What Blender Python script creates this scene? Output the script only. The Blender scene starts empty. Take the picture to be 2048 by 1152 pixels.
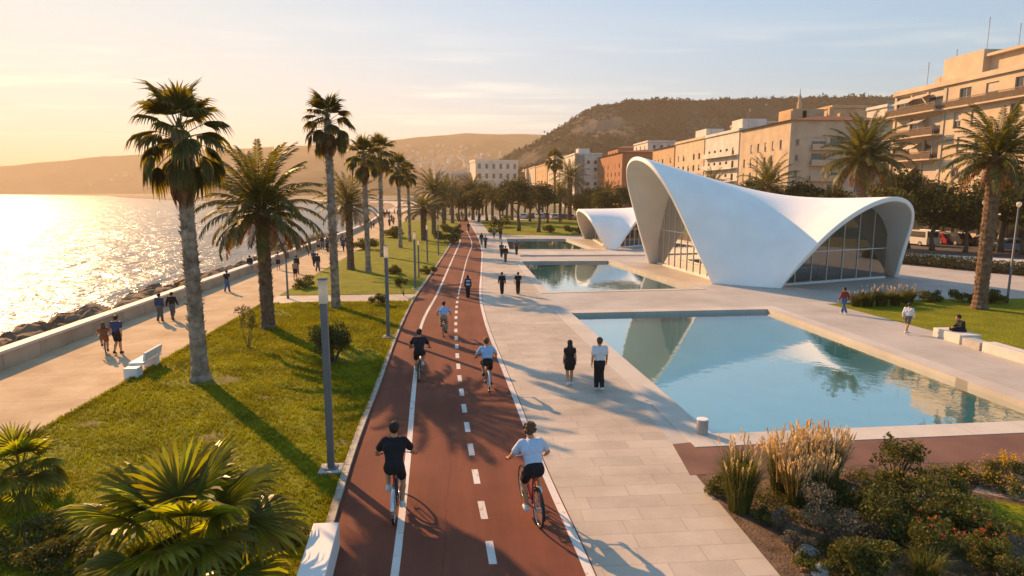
import bpy, math, random
import numpy as np
from mathutils import Vector, Matrix, noise, geometry
from mathutils.bvhtree import BVHTree
PI = math.pi
R = math.radians
sc = bpy.context.scene
COL = sc.collection
rng = random.Random(7)

# ------------------------------------------------------------------ camera
F = 1250.0; H = 6.8; W0, H0 = 2048, 1152
PITCH = math.atan(192 / F)
YAW = math.atan(104 / math.hypot(F, 192))
cam_d = bpy.data.cameras.new('camera'); cam = bpy.data.objects.new('camera', cam_d); COL.objects.link(cam)
cam.location = (0, 0, H); cam.rotation_euler = (PI / 2 - PITCH, 0, -YAW)
cam_d.sensor_width = 36; cam_d.lens = F / W0 * 36; cam_d.clip_start = 0.1; cam_d.clip_end = 20000
sc.camera = cam
CR = cam.rotation_euler.to_matrix()
FW = Vector((math.sin(YAW), math.cos(YAW), 0))
def ray(px, py): return CR @ Vector(((px - W0 / 2) / F, (H0 / 2 - py) / F, -1))
def P(px, py, z=0.0):
    d = ray(px, py); t = (z - H) / d.z
    return Vector((d.x * t, d.y * t, z))
def PD(px, py, D):
    d = ray(px, py); t = D / d.dot(FW)
    return Vector((d.x * t, d.y * t, H + d.z * t))
def depth(p): return Vector((p[0], p[1], 0)).dot(FW)

# ------------------------------------------------------------------ objects
def tag(o, label=None, cat=None, group=None, kind=None):
    if label: o['label'] = label
    if cat: o['category'] = cat
    if group: o['group'] = group
    if kind: o['kind'] = kind
    return o
def thing(name, label, cat, loc=(0, 0, 0), rz=0.0, group=None, s=1.0):
    o = bpy.data.objects.new(name, None); COL.objects.link(o)
    o.empty_display_size = 0.2
    o.location = loc; o.rotation_euler = (0, 0, rz); o.scale = (s, s, s)
    return tag(o, label, cat, group)
def copy_tree(o, parent=None):
    c = o.copy(); COL.objects.link(c)
    if parent is not None: c.parent = parent
    for ch in list(o.children): copy_tree(ch, c)
    return c
def dup(src, loc, rz=0.0, s=1.0, label=None, group=None):
    c = copy_tree(src); c.location = loc; c.rotation_euler = (0, 0, rz)
    c.scale = (s, s, s) if not hasattr(s, '__len__') else s
    if label: c['label'] = label
    if group: c['group'] = group
    elif 'group' in c: del c['group']
    return c

class MB:
    def __init__(self): self.v = []; self.f = []; self.m = []
    def add(self, vs, fs, mi=0):
        n = len(self.v); self.v.extend([tuple(p) for p in vs])
        self.f.extend([tuple(i + n for i in q) for q in fs]); self.m.extend([mi] * len(fs)); return self
    def box(self, c, s, rz=0.0, mi=0, M=None):
        hx, hy, hz = s[0] / 2, s[1] / 2, s[2] / 2
        vs = [Vector((x, y, z)) for x in (-hx, hx) for y in (-hy, hy) for z in (-hz, hz)]
        if M is None: M = Matrix.Rotation(rz, 3, 'Z')
        vs = [M @ p + Vector(c) for p in vs]
        return self.add(vs, [(0, 1, 3, 2), (4, 6, 7, 5), (0, 4, 5, 1), (2, 3, 7, 6), (0, 2, 6, 4), (1, 5, 7, 3)], mi)
    def b(self, x0, x1, y0, y1, z0, z1, mi=0):
        return self.box(((x0 + x1) / 2, (y0 + y1) / 2, (z0 + z1) / 2), (x1 - x0, y1 - y0, z1 - z0), mi=mi)
    def tube(self, pts, rad, n=8, mi=0, caps=True, closed=False):
        pts = [Vector(p) for p in pts]; k = len(pts)
        if not hasattr(rad, '__len__'): rad = [rad] * k
        up = None; vs = []
        for i, p in enumerate(pts):
            if closed: t = pts[(i + 1) % k] - pts[i - 1]
            else: t = pts[min(i + 1, k - 1)] - pts[max(i - 1, 0)]
            t = t.normalized() if t.length > 1e-9 else Vector((0, 0, 1))
            if up is None:
                a = Vector((0, 0, 1)) if abs(t.z) < 0.9 else Vector((1, 0, 0))
                up = (a - t * a.dot(t)).normalized()
            else:
                up = up - t * up.dot(t); up = up.normalized() if up.length > 1e-6 else t.orthogonal().normalized()
            w = t.cross(up)
            for j in range(n):
                a = 2 * PI * j / n
                vs.append(p + (up * math.cos(a) + w * math.sin(a)) * rad[i])
        fs = []
        for i in range(k if closed else k - 1):
            for j in range(n):
                a, b2 = i * n + j, i * n + (j + 1) % n
                c, d = ((i + 1) % k) * n + (j + 1) % n, ((i + 1) % k) * n + j
                fs.append((a, b2, c, d))
        if caps and not closed:
            fs.append(tuple(range(n - 1, -1, -1))); fs.append(tuple((k - 1) * n + j for j in range(n)))
        return self.add(vs, fs, mi)
    def lathe(self, prof, n=16, c=(0, 0, 0), mi=0):
        return self.tube([(c[0], c[1], c[2] + z) for r, z in prof], [r for r, z in prof], n, mi)
    def prism(self, poly, z0, z1, mi=0):
        n = len(poly); vs = [(p[0], p[1], z0) for p in poly] + [(p[0], p[1], z1) for p in poly]
        fs = [tuple(range(n - 1, -1, -1)), tuple(range(n, 2 * n))]
        fs += [(i, (i + 1) % n, n + (i + 1) % n, n + i) for i in range(n)]
        return self.add(vs, fs, mi)
    def sheet(self, outer, holes=(), z=0.0, mi=0):
        polys = [[Vector((p[0], p[1], 0)) for p in outer]] + [[Vector((p[0], p[1], 0)) for p in h] for h in holes]
        tris = geometry.tessellate_polygon(polys)
        flat = [p for q in polys for p in q]
        fs = []
        for t in tris:
            a, b2, c = (flat[i] for i in t)
            cr = (b2 - a).cross(c - a).z
            if abs(cr) < 1e-9: continue
            fs.append(tuple(t) if cr > 0 else tuple(reversed(t)))
        return self.add([(p.x, p.y, z) for p in flat], fs, mi)
    def build(self, name, mats, parent=None, smooth=False, loc=None):
        me = bpy.data.meshes.new(name); me.from_pydata(self.v, [], self.f)
        if not isinstance(mats, (list, tuple)): mats = [mats]
        for m in mats: me.materials.append(m)
        if len(mats) > 1: me.polygons.foreach_set('material_index', self.m)
        if smooth: me.polygons.foreach_set('use_smooth', [True] * len(me.polygons))
        me.update()
        o = bpy.data.objects.new(name, me); COL.objects.link(o)
        if parent is not None: o.parent = parent
        if loc is not None: o.location = loc
        return o
def struct(name, mb, m, smooth=False): return tag(mb.build(name, m, smooth=smooth), kind='structure')
def merge_verts(o, d=1e-4):
    import bmesh
    bm = bmesh.new(); bm.from_mesh(o.data); bmesh.ops.remove_doubles(bm, verts=bm.verts, dist=d)
    bmesh.ops.recalc_face_normals(bm, faces=bm.faces); bm.to_mesh(o.data); bm.free()
def bevel(o, w=0.01, seg=2, ang=30):
    m = o.modifiers.new('bevel', 'BEVEL'); m.width = w; m.segments = seg; m.limit_method = 'ANGLE'; m.angle_limit = R(ang); return o

# ------------------------------------------------------------------ materials
MATS = {}
def nt(name):
    m = bpy.data.materials.new(name); m.use_nodes = True
    t = m.node_tree; t.nodes.clear(); return m, t, t.nodes, t.links
def c4(c): return (c[0], c[1], c[2], 1)
def mat(name, col, rough=0.8, var=0.2, scale=4.0, bump=0.0, bscale=30.0, trans=0.0, metal=0.0, spec=0.3, col2=None, island=0.0, tcol=None, obj_rand=0.0, detail=4):
    if name in MATS: return MATS[name]
    m, t, N, L = nt(name)
    out = N.new('ShaderNodeOutputMaterial'); b = N.new('ShaderNodeBsdfPrincipled')
    tc = N.new('ShaderNodeTexCoord'); n1 = N.new('ShaderNodeTexNoise')
    n1.inputs['Scale'].default_value = scale; n1.inputs['Detail'].default_value = detail
    L.new(tc.outputs['Object'], n1.inputs['Vector'])
    rp = N.new('ShaderNodeValToRGB'); rp.color_ramp.elements[0].position = 0.3; rp.color_ramp.elements[1].position = 0.7
    lo = [x * (1 - var) for x in col]; hi = [min(1, x * (1 + var)) for x in (col2 or col)]
    rp.color_ramp.elements[0].color = c4(lo); rp.color_ramp.elements[1].color = c4(hi)
    L.new(n1.outputs['Fac'], rp.inputs['Fac']); csock = rp.outputs['Color']
    if island > 0:
        g = N.new('ShaderNodeNewGeometry'); hs = N.new('ShaderNodeHueSaturation'); mr = N.new('ShaderNodeMapRange')
        mr.inputs['To Min'].default_value = 1 - island; mr.inputs['To Max'].default_value = 1 + island
        L.new(g.outputs['Random Per Island'], mr.inputs['Value']); L.new(mr.outputs[0], hs.inputs['Value'])
        mr2 = N.new('ShaderNodeMapRange'); mr2.inputs['To Min'].default_value = 0.5 - island * 0.06; mr2.inputs['To Max'].default_value = 0.5 + island * 0.06
        L.new(g.outputs['Random Per Island'], mr2.inputs['Value']); L.new(mr2.outputs[0], hs.inputs['Hue'])
        L.new(csock, hs.inputs['Color']); csock = hs.outputs['Color']
    if obj_rand > 0:
        oi = N.new('ShaderNodeObjectInfo'); hs = N.new('ShaderNodeHueSaturation'); mr = N.new('ShaderNodeMapRange')
        mr.inputs['To Min'].default_value = 1 - obj_rand; mr.inputs['To Max'].default_value = 1 + obj_rand
        L.new(oi.outputs['Random'], mr.inputs['Value']); L.new(mr.outputs[0], hs.inputs['Value'])
        L.new(csock, hs.inputs['Color']); csock = hs.outputs['Color']
    L.new(csock, b.inputs['Base Color'])
    b.inputs['Roughness'].default_value = rough; b.inputs['Metallic'].default_value = metal
    b.inputs['Specular IOR Level'].default_value = spec
    if bump > 0:
        n2 = N.new('ShaderNodeTexNoise'); n2.inputs['Scale'].default_value = bscale; n2.inputs['Detail'].default_value = 5
        L.new(tc.outputs['Object'], n2.inputs['Vector'])
        bp = N.new('ShaderNodeBump'); bp.inputs['Strength'].default_value = bump; bp.inputs['Distance'].default_value = 0.05
        L.new(n2.outputs['Fac'], bp.inputs['Height']); L.new(bp.outputs['Normal'], b.inputs['Normal'])
    if trans > 0:
        tr = N.new('ShaderNodeBsdfTranslucent'); mx = N.new('ShaderNodeMixShader'); mx.inputs[0].default_value = trans
        hs = N.new('ShaderNodeMixRGB'); hs.blend_type = 'MULTIPLY'; hs.inputs[0].default_value = 1
        hs.inputs[2].default_value = c4(tcol or (1.6, 1.5, 0.6)); L.new(csock, hs.inputs[1]); L.new(hs.outputs[0], tr.inputs['Color'])
        L.new(b.outputs[0], mx.inputs[1]); L.new(tr.outputs[0], mx.inputs[2]); L.new(mx.outputs[0], out.inputs['Surface'])
    else: L.new(b.outputs[0], out.inputs['Surface'])
    MATS[name] = m; return m
def schlick(N, L, f0, p=5.0):
    """mirror share growing towards grazing view, the same from both faces"""
    lw = N.new('ShaderNodeLayerWeight'); lw.inputs['Blend'].default_value = 0.5; pw_ = N.new('ShaderNodeMath'); pw_.operation = 'POWER'; pw_.inputs[1].default_value = p; L.new(lw.outputs['Facing'], pw_.inputs[0])
    mr = N.new('ShaderNodeMapRange'); mr.inputs['To Min'].default_value = f0; L.new(pw_.outputs[0], mr.inputs['Value']); return mr
def glass_mat(name, tint=(0.35, 0.36, 0.33), ior=1.6, rough=0.02, refl=1.0, base=0.0):
    m, t, N, L = nt(name)
    out = N.new('ShaderNodeOutputMaterial'); tr = N.new('ShaderNodeBsdfTransparent'); gl = N.new('ShaderNodeBsdfGlossy')
    tr.inputs[0].default_value = c4(tint); gl.inputs['Roughness'].default_value = rough; gl.inputs[0].default_value = (refl, refl, refl, 1)
    fr = schlick(N, L, ((ior - 1) / (ior + 1)) ** 2)
    mx = N.new('ShaderNodeMixShader'); mr = N.new('ShaderNodeMapRange'); mr.inputs['To Min'].default_value = base
    L.new(fr.outputs[0], mr.inputs['Value']); L.new(mr.outputs[0], mx.inputs[0]); L.new(tr.outputs[0], mx.inputs[1]); L.new(gl.outputs[0], mx.inputs[2]); L.new(mx.outputs[0], out.inputs['Surface'])
    return m
def slab_mat(name, col, bw, bh, mortar=0.012, var=0.08, rot=0.0, rough=0.6, dirt=0.25, mcol=None, bump=0.15, dscale=0.35):
    m, t, N, L = nt(name)
    out = N.new('ShaderNodeOutputMaterial'); b = N.new('ShaderNodeBsdfPrincipled')
    tc = N.new('ShaderNodeTexCoord'); mp = N.new('ShaderNodeMapping'); mp.inputs['Rotation'].default_value = (0, 0, rot)
    L.new(tc.outputs['Object'], mp.inputs['Vector'])
    nz = N.new('ShaderNodeTexNoise'); nz.inputs['Scale'].default_value = 1.3; nz.inputs['Detail'].default_value = 2
    L.new(mp.outputs[0], nz.inputs['Vector'])
    br = N.new('ShaderNodeTexBrick'); br.inputs['Scale'].default_value = 1; br.inputs['Brick Width'].default_value = bw; br.inputs['Row Height'].default_value = bh
    br.inputs['Mortar Size'].default_value = mortar; br.inputs['Mortar Smooth'].default_value = 0.3; br.inputs['Bias'].default_value = 0
    br.offset = 0.37; br.squash = 1.35; br.squash_frequency = 3
    br.inputs['Color1'].default_value = c4([x * (1 - var) for x in col]); br.inputs['Color2'].default_value = c4([min(1, x * (1 + var)) for x in col])
    br.inputs['Mortar'].default_value = c4(mcol or [x * 0.55 for x in col]); L.new(mp.outputs[0], br.inputs['Vector'])
    n1 = N.new('ShaderNodeTexNoise'); n1.inputs['Scale'].default_value = dscale; n1.inputs['Detail'].default_value = 8; n1.inputs['Roughness'].default_value = 0.65
    L.new(tc.outputs['Object'], n1.inputs['Vector'])
    rp = N.new('ShaderNodeValToRGB'); rp.color_ramp.elements[0].position = 0.32; rp.color_ramp.elements[1].position = 0.62
    rp.color_ramp.elements[0].color = c4([1 - dirt, 1 - dirt * 1.1, 1 - dirt * 1.2]); rp.color_ramp.elements[1].color = (1, 1, 1, 1)
    L.new(n1.outputs['Fac'], rp.inputs['Fac'])
    mx = N.new('ShaderNodeMixRGB'); mx.blend_type = 'MULTIPLY'; mx.inputs[0].default_value = 1
    L.new(br.outputs['Color'], mx.inputs[1]); L.new(rp.outputs[0], mx.inputs[2]); L.new(mx.outputs[0], b.inputs['Base Color'])
    b.inputs['Roughness'].default_value = rough; b.inputs['Specular IOR Level'].default_value = 0.3
    n2 = N.new('ShaderNodeTexNoise'); n2.inputs['Scale'].default_value = 14; n2.inputs['Detail'].default_value = 6; L.new(tc.outputs['Object'], n2.inputs['Vector'])
    bp = N.new('ShaderNodeBump'); bp.inputs['Strength'].default_value = bump; bp.inputs['Distance'].default_value = 0.03
    L.new(n2.outputs['Fac'], bp.inputs['Height']); L.new(bp.outputs[0], b.inputs['Normal'])
    L.new(b.outputs[0], out.inputs['Surface']); MATS[name] = m; return m
# ------------------------------------------------------------------ light and sky
SUN_EL = R(26.0); SUN_AZ = R(36.0)          # azimuth to the left of +Y (the direction of the path)
SUNV = Vector((-math.sin(SUN_AZ) * math.cos(SUN_EL), math.cos(SUN_AZ) * math.cos(SUN_EL), math.sin(SUN_EL)))
sd = bpy.data.lights.new('sun', 'SUN'); sun = bpy.data.objects.new('sun', sd); COL.objects.link(sun)
sd.energy = 4.4; sd.angle = R(0.5); sd.color = (1.0, 0.56, 0.25)
sun.rotation_euler = (-SUNV).to_track_quat('-Z', 'Y').to_euler(); sun.location = SUNV * 300
wd = bpy.data.worlds.new('World'); sc.world = wd; wd.use_nodes = True
N = wd.node_tree.nodes; L = wd.node_tree.links; N.clear()
wo = N.new('ShaderNodeOutputWorld'); bg = N.new('ShaderNodeBackground'); sky = N.new('ShaderNodeTexSky')
sky.sky_type = 'NISHITA'; sky.sun_disc = False; sky.sun_elevation = SUN_EL; sky.sun_rotation = -SUN_AZ
sky.air_density = 1.0; sky.dust_density = 1.0; sky.ozone_density = 1.0; sky.altitude = 0
bg.inputs['Strength'].default_value = 0.15
tc = N.new('ShaderNodeTexCoord')
# low warm band of the evening sky, strongest round the sun
sep = N.new('ShaderNodeSeparateXYZ'); L.new(tc.outputs['Generated'], sep.inputs[0])
dt = N.new('ShaderNodeVectorMath'); dt.operation = 'DOT_PRODUCT'; L.new(tc.outputs['Generated'], dt.inputs[0]); dt.inputs[1].default_value = (-math.sin(SUN_AZ), math.cos(SUN_AZ), 0.12)
az = N.new('ShaderNodeMapRange'); az.interpolation_type = 'SMOOTHSTEP'; az.inputs['From Min'].default_value = 0.30; az.inputs['From Max'].default_value = 1.02; L.new(dt.outputs['Value'], az.inputs['Value'])
hz = N.new('ShaderNodeMapRange'); hz.interpolation_type = 'SMOOTHSTEP'; hz.inputs['From Min'].default_value = 0.42; hz.inputs['From Max'].default_value = 0.0; L.new(sep.outputs['Z'], hz.inputs['Value'])
wv = N.new('ShaderNodeMath'); wv.operation = 'MULTIPLY'; L.new(az.outputs[0], wv.inputs[0]); L.new(hz.outputs[0], wv.inputs[1])
rp = N.new('ShaderNodeValToRGB'); e = rp.color_ramp.elements
e[0].position = 0.0; e[0].color = (0, 0, 0, 1); e[1].position = 1.0; e[1].color = (2.6, 1.25, 0.42, 1)
k = e.new(0.45); k.color = (0.95, 0.62, 0.36, 1)
L.new(wv.outputs[0], rp.inputs['Fac'])
WARM = N.new('ShaderNodeMixRGB'); WARM.blend_type = 'ADD'; WARM.inputs[0].default_value = 1.0; 
# the eye-bright part near the sun is held down so that its colour keeps (soft shoulder)
lum = N.new('ShaderNodeVectorMath'); lum.operation = 'DOT_PRODUCT'; lum.inputs[1].default_value = (0.3, 0.5, 0.2); L.new(sky.outputs[0], lum.inputs[0])
den = N.new('ShaderNodeMath'); den.operation = 'MULTIPLY_ADD'; den.inputs[1].default_value = 0.36; den.inputs[2].default_value = 0.58; L.new(lum.outputs['Value'], den.inputs[0])
inv = N.new('ShaderNodeMath'); inv.operation = 'DIVIDE'; inv.inputs[0].default_value = 1.0; L.new(den.outputs[0], inv.inputs[1])
cmp_ = N.new('ShaderNodeVectorMath'); cmp_.operation = 'SCALE'; tnt = N.new('ShaderNodeVectorMath'); tnt.operation = 'MULTIPLY'; tnt.inputs[1].default_value = (0.56, 1.0, 1.28); L.new(sky.outputs[0], tnt.inputs[0]); L.new(tnt.outputs[0], cmp_.inputs[0]); L.new(inv.outputs[0], cmp_.inputs['Scale'])
a1 = N.new('ShaderNodeVectorMath'); a1.operation = 'MULTIPLY_ADD'; a1.inputs[1].default_value = (0.36, 0.36, 0.36); a1.inputs[2].default_value = (0.58, 0.58, 0.58); L.new(tnt.outputs[0], a1.inputs[0])
a2 = N.new('ShaderNodeVectorMath'); a2.operation = 'DIVIDE'; L.new(tnt.outputs[0], a2.inputs[0]); L.new(a1.outputs[0], a2.inputs[1])
a3 = N.new('ShaderNodeMixRGB'); a3.inputs[0].default_value = 0.6; L.new(cmp_.outputs[0], a3.inputs[1]); L.new(a2.outputs[0], a3.inputs[2])
L.new(a3.outputs[0], WARM.inputs[1])
wm = N.new('ShaderNodeVectorMath'); wm.operation = 'SCALE'; wm.inputs['Scale'].default_value = 0.42; L.new(rp.outputs[0], wm.inputs[0]); L.new(wm.outputs[0], WARM.inputs[2])
# thin cirrus: noise stretched along the horizon, laid on a high layer
dv = N.new('ShaderNodeMath'); dv.operation = 'MAXIMUM'; dv.inputs[1].default_value = 0.03; L.new(sep.outputs['Z'], dv.inputs[0])
pl = N.new('ShaderNodeVectorMath'); pl.operation = 'DIVIDE'; cb = N.new('ShaderNodeCombineXYZ')
for s_ in 'XYZ': L.new(dv.outputs[0], cb.inputs[s_])
L.new(tc.outputs['Generated'], pl.inputs[0]); L.new(cb.outputs[0], pl.inputs[1])
mp = N.new('ShaderNodeMapping'); mp.inputs['Rotation'].default_value = (0, 0, R(-20)); mp.inputs['Scale'].default_value = (0.28, 0.75, 0.3); L.new(pl.outputs[0], mp.inputs['Vector'])
n1 = N.new('ShaderNodeTexNoise'); n1.inputs['Scale'].default_value = 1.15; n1.inputs['Detail'].default_value = 9; n1.inputs['Roughness'].default_value = 0.62; n1.inputs['Distortion'].default_value = 0.5
L.new(mp.outputs[0], n1.inputs['Vector'])
cr = N.new('ShaderNodeMapRange'); cr.interpolation_type = 'SMOOTHSTEP'; cr.inputs['From Min'].default_value = 0.5; cr.inputs['From Max'].default_value = 0.72; cr.inputs['To Max'].default_value = 0.9
L.new(n1.outputs['Fac'], cr.inputs['Value'])
ch = N.new('ShaderNodeMapRange'); ch.interpolation_type = 'SMOOTHSTEP'; ch.inputs['From Min'].default_value = 0.02; ch.inputs['From Max'].default_value = 0.08; L.new(sep.outputs['Z'], ch.inputs['Value'])
ch2 = N.new('ShaderNodeMapRange'); ch2.interpolation_type = 'SMOOTHSTEP'; ch2.inputs['From Min'].default_value = 0.27; ch2.inputs['From Max'].default_value = 0.15; L.new(sep.outputs['Z'], ch2.inputs['Value'])
cm = N.new('ShaderNodeMath'); cm.operation = 'MULTIPLY'; L.new(cr.outputs[0], cm.inputs[0]); L.new(ch.outputs[0], cm.inputs[1])
cm2 = N.new('ShaderNodeMath'); cm2.operation = 'MULTIPLY'; L.new(cm.outputs[0], cm2.inputs[0]); L.new(ch2.outputs[0], cm2.inputs[1])
CLD = N.new('ShaderNodeMixRGB'); L.new(cm2.outputs[0], CLD.inputs[0]); L.new(WARM.outputs[0], CLD.inputs[1])
sc2 = N.new('ShaderNodeVectorMath'); sc2.operation = 'MULTIPLY_ADD'; L.new(WARM.outputs[0], sc2.inputs[0]); sc2.inputs[1].default_value = (1.05, 0.98, 0.9); sc2.inputs[2].default_value = (1.3, 0.95, 0.65)
L.new(sc2.outputs[0], CLD.inputs[2]); L.new(CLD.outputs[0], bg.inputs['Color']); L.new(bg.outputs[0], wo.inputs[0])
vs = sc.view_settings; vs.view_transform = 'Standard'; vs.look = 'None'; vs.gamma = 1; vs.exposure = 1.12; vs.use_curve_mapping = False
sc.cycles.use_denoising = True; sc.cycles.max_bounces = 8; sc.cycles.transparent_max_bounces = 24; sc.cycles.volume_bounces = 0
sc.cycles.caustics_reflective = False; sc.cycles.caustics_refractive = False; sc.cycles.sample_clamp_indirect = 6
# evening air over the bay
HZ = MB(); HZ.b(-6500, 3500, -120, 7000, -9, 236)
hm = bpy.data.materials.new('haze_air'); hm.use_nodes = True; hn = hm.node_tree.nodes; hl = hm.node_tree.links; hn.clear()
ho = hn.new('ShaderNodeOutputMaterial'); pv = hn.new('ShaderNodeVolumePrincipled')
pv.inputs['Color'].default_value = (0.98, 0.80, 0.56, 1); pv.inputs['Density'].default_value = 0.00028; pv.inputs['Anisotropy'].default_value = 0.22
hl.new(pv.outputs[0], ho.inputs['Volume'])
hz_o = tag(HZ.build('haze', hm), kind='stuff')
# ------------------------------------------------------------------ ground, water, paving
def pw(pts, x):
    if x <= pts[0][0]: return pts[0][1]
    for (a, b), (c, d) in zip(pts, pts[1:]):
        if x <= c: return b + (d - b) * (x - a) / (c - a)
    return pts[-1][1]
def smooth_curve(pixels):
    """ground points under a traced line, as x over y, resampled evenly"""
    q = sorted([(p.y, p.x) for p in (P(*a) for a in pixels)])
    return q
KERB = smooth_curve([(640,1152),(674,1033),(700,937),(725,862),(758,780),(780,714),(797,667),(818,620),(828,600),(870,540),(900,494),(913,459),(922,440)])
EDGE = smooth_curve([(1200,1152),(1153,1064),(1115,982),(1088,924),(1057,845),(1033,785),(998,702),(977,649),(966,608),(963.5,584),(966,540),(966,528),(967,504),(961,480),(949,459),(940,447)])
LINE = smooth_curve([(792,1152),(800,1064),(807,1002),(818,900),(826,794),(830,758),(840,655),(853,625),(871,596),(889,555),(910,507),(921,484),(919,474),(914,466)])
DASH = smooth_curve([(995,1152),(983.5,1108),(965,1019),(952,958),(941,896),(935,856),(929,823),(921,770),(916,732),(912,673),(911,649),(914,602),(924,558),(934,517),(945,490),(940,474),(933,463)])
def sm(curve, w=2.0):
    def f(y):
        ww = min(8, w + max(0, y - 30) * 0.06)
        return sum(pw(curve, y + d * ww) * k for d, k in ((-1, .15), (-.5, .22), (0, .26), (.5, .22), (1, .15)))
    return f
kerb_x, edge_x, line_x, dash_x = sm(KERB), sm(EDGE), sm(LINE), sm(DASH)
def prom_l(y): return -17.7 - (max(0, y - 95) / 100.0) ** 2 * 7.0      # foot of the sea wall
def prom_r(y): return -12.05 - (max(0, y - 95) / 100.0) ** 2 * 4.0
YS = [-6 + 1.0 * i for i in range(60)] + [54 + 3.0 * i for i in range(50)]
def band(f0, f1, ys, z, name, m, kind='structure'):
    mb = MB(); vs = []; fs = []
    for y in ys: vs += [(f0(y), y, z), (f1(y), y, z)]
    for i in range(len(ys) - 1): fs.append((2 * i, 2 * i + 1, 2 * i + 3, 2 * i + 2))
    mb.add(vs, fs); return struct(name, mb, m)
M_stone = slab_mat('walkway_stone', (0.50, 0.43, 0.345), 1.25, 0.52, mortar=0.008, var=0.08, dirt=0.30, mcol=(0.34, 0.285, 0.225))
M_plaza = slab_mat('plaza_stone', (0.46, 0.425, 0.375), 3.2, 1.6, mortar=0.006, var=0.035, dirt=0.2, mcol=(0.37, 0.34, 0.31))
M_prom = slab_mat('promenade_paving', (0.60, 0.455, 0.285), 6.0, 3.0, mortar=0.01, var=0.04, dirt=0.30, dscale=0.5, bump=0.5, rough=0.95)
M_prom.node_tree.nodes['Principled BSDF'].inputs['Specular IOR Level'].default_value = 0.05
def asphalt(name, c1, c2, wear=None):
    m, t, N, L = nt(name); out = N.new('ShaderNodeOutputMaterial'); b = N.new('ShaderNodeBsdfPrincipled'); tc = N.new('ShaderNodeTexCoord')
    def nz(s, sx, sy, d=5, ro=.6):
        q = N.new('ShaderNodeMapping'); q.inputs['Scale'].default_value = (sx, sy, 1); L.new(tc.outputs['Object'], q.inputs[0]); n = N.new('ShaderNodeTexNoise'); n.inputs['Scale'].default_value = s; n.inputs['Detail'].default_value = d; n.inputs['Roughness'].default_value = ro; L.new(q.outputs[0], n.inputs['Vector']); return n
    def rp(n, p0, p1, a, b2):
        r = N.new('ShaderNodeValToRGB'); e = r.color_ramp.elements; e[0].position = p0; e[1].position = p1; e[0].color = c4(a); e[1].color = c4(b2); L.new(n.outputs['Fac'], r.inputs[0]); return r
    def mul(x, y):
        q = N.new('ShaderNodeMixRGB'); q.blend_type = 'MULTIPLY'; q.inputs[0].default_value = 1; L.new(x, q.inputs[1]); L.new(y, q.inputs[2]); return q.outputs[0]
    col = rp(nz(.45, 1, 1, 8), .35, .65, c1, c2).outputs[0]
    col = mul(col, rp(nz(1.6, 1.0, .07, 4), .36, .62, (.84, .86, .88), (1.06, 1.04, 1.02)).outputs[0])
    col = mul(col, rp(nz(170, 1, 1, 2), .3, .7, (.72, .72, .72), (1.25, 1.25, 1.25)).outputs[0])
    v = N.new('ShaderNodeTexVoronoi'); v.feature = 'DISTANCE_TO_EDGE'; v.inputs['Scale'].default_value = .23
    w = nz(1.2, 1, 1, 6); wm_ = N.new('ShaderNodeMixRGB'); wm_.inputs[0].default_value = .22; L.new(tc.outputs['Object'], wm_.inputs[1]); L.new(w.outputs['Color'], wm_.inputs[2]); L.new(wm_.outputs[0], v.inputs['Vector'])
    cr = N.new('ShaderNodeMapRange'); cr.inputs['From Max'].default_value = .0045; cr.inputs['To Min'].default_value = .78; L.new(v.outputs['Distance'], cr.inputs['Value']); col = mul(col, cr.outputs[0])
    if wear:
        g = nz(7, 1, .5, 9, .75); k = N.new('ShaderNodeMapRange'); k.inputs['From Min'].default_value = .56; k.inputs['From Max'].default_value = .64; k.inputs['To Max'].default_value = .75; L.new(g.outputs['Fac'], k.inputs['Value']); q = N.new('ShaderNodeMixRGB'); L.new(k.outputs[0], q.inputs[0]); L.new(col, q.inputs[1]); q.inputs[2].default_value = c4(wear); col = q.outputs[0]
    L.new(col, b.inputs['Base Color']); b.inputs['Roughness'].default_value = .85; b.inputs['Specular IOR Level'].default_value = .15
    n2 = nz(140, 1, 1, 2); bp = N.new('ShaderNodeBump'); bp.inputs['Strength'].default_value = .35; bp.inputs['Distance'].default_value = .01; L.new(n2.outputs['Fac'], bp.inputs['Height']); L.new(bp.outputs[0], b.inputs['Normal']); L.new(b.outputs[0], out.inputs[0]); return m
M_red = asphalt('red_asphalt', (0.155, 0.053, 0.031), (0.195, 0.070, 0.043))
M_red2 = mat('red_asphalt_side', (0.165, 0.085, 0.06), 0.8, 0.18, 0.9, 0.3, 50)
M_paint = asphalt('white_line_paint', (0.60, 0.55, 0.50), (0.70, 0.66, 0.61), wear=(0.30, 0.19, 0.14))
M_curb = slab_mat('kerb_stone', (0.42, 0.37, 0.31), 0.45, 2.0, mortar=0.02, var=0.18, rot=PI / 2, dirt=0.35)
M_soil = mat('garden_soil', (0.10, 0.062, 0.036), 0.95, 0.45, 2.5, 0.9, 22, col2=(0.14, 0.09, 0.055))
M_land = mat('dry_ground', (0.15, 0.135, 0.07), 0.95, 0.3, 0.08, 0.2, 8)
M_gravel = mat('gravel', (0.36, 0.28, 0.21), 0.95, 0.35, 30, 0.8, 60)
M_asph = mat('grey_asphalt', (0.10, 0.095, 0.09), 0.8, 0.2, 0.6, 0.2, 50)
M_white = mat('white_concrete', (0.74, 0.71, 0.67), 0.55, 0.06, 0.8, 0.05, 20)
M_coping = slab_mat('pool_coping_stone', (0.56, 0.505, 0.43), 1.4, 30.0, mortar=0.008, var=0.05, dirt=0.2)
M_curbwhite = mat('pale_wall_stone', (0.60, 0.55, 0.49), 0.7, 0.10, 1.5, 0.15, 25)
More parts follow.
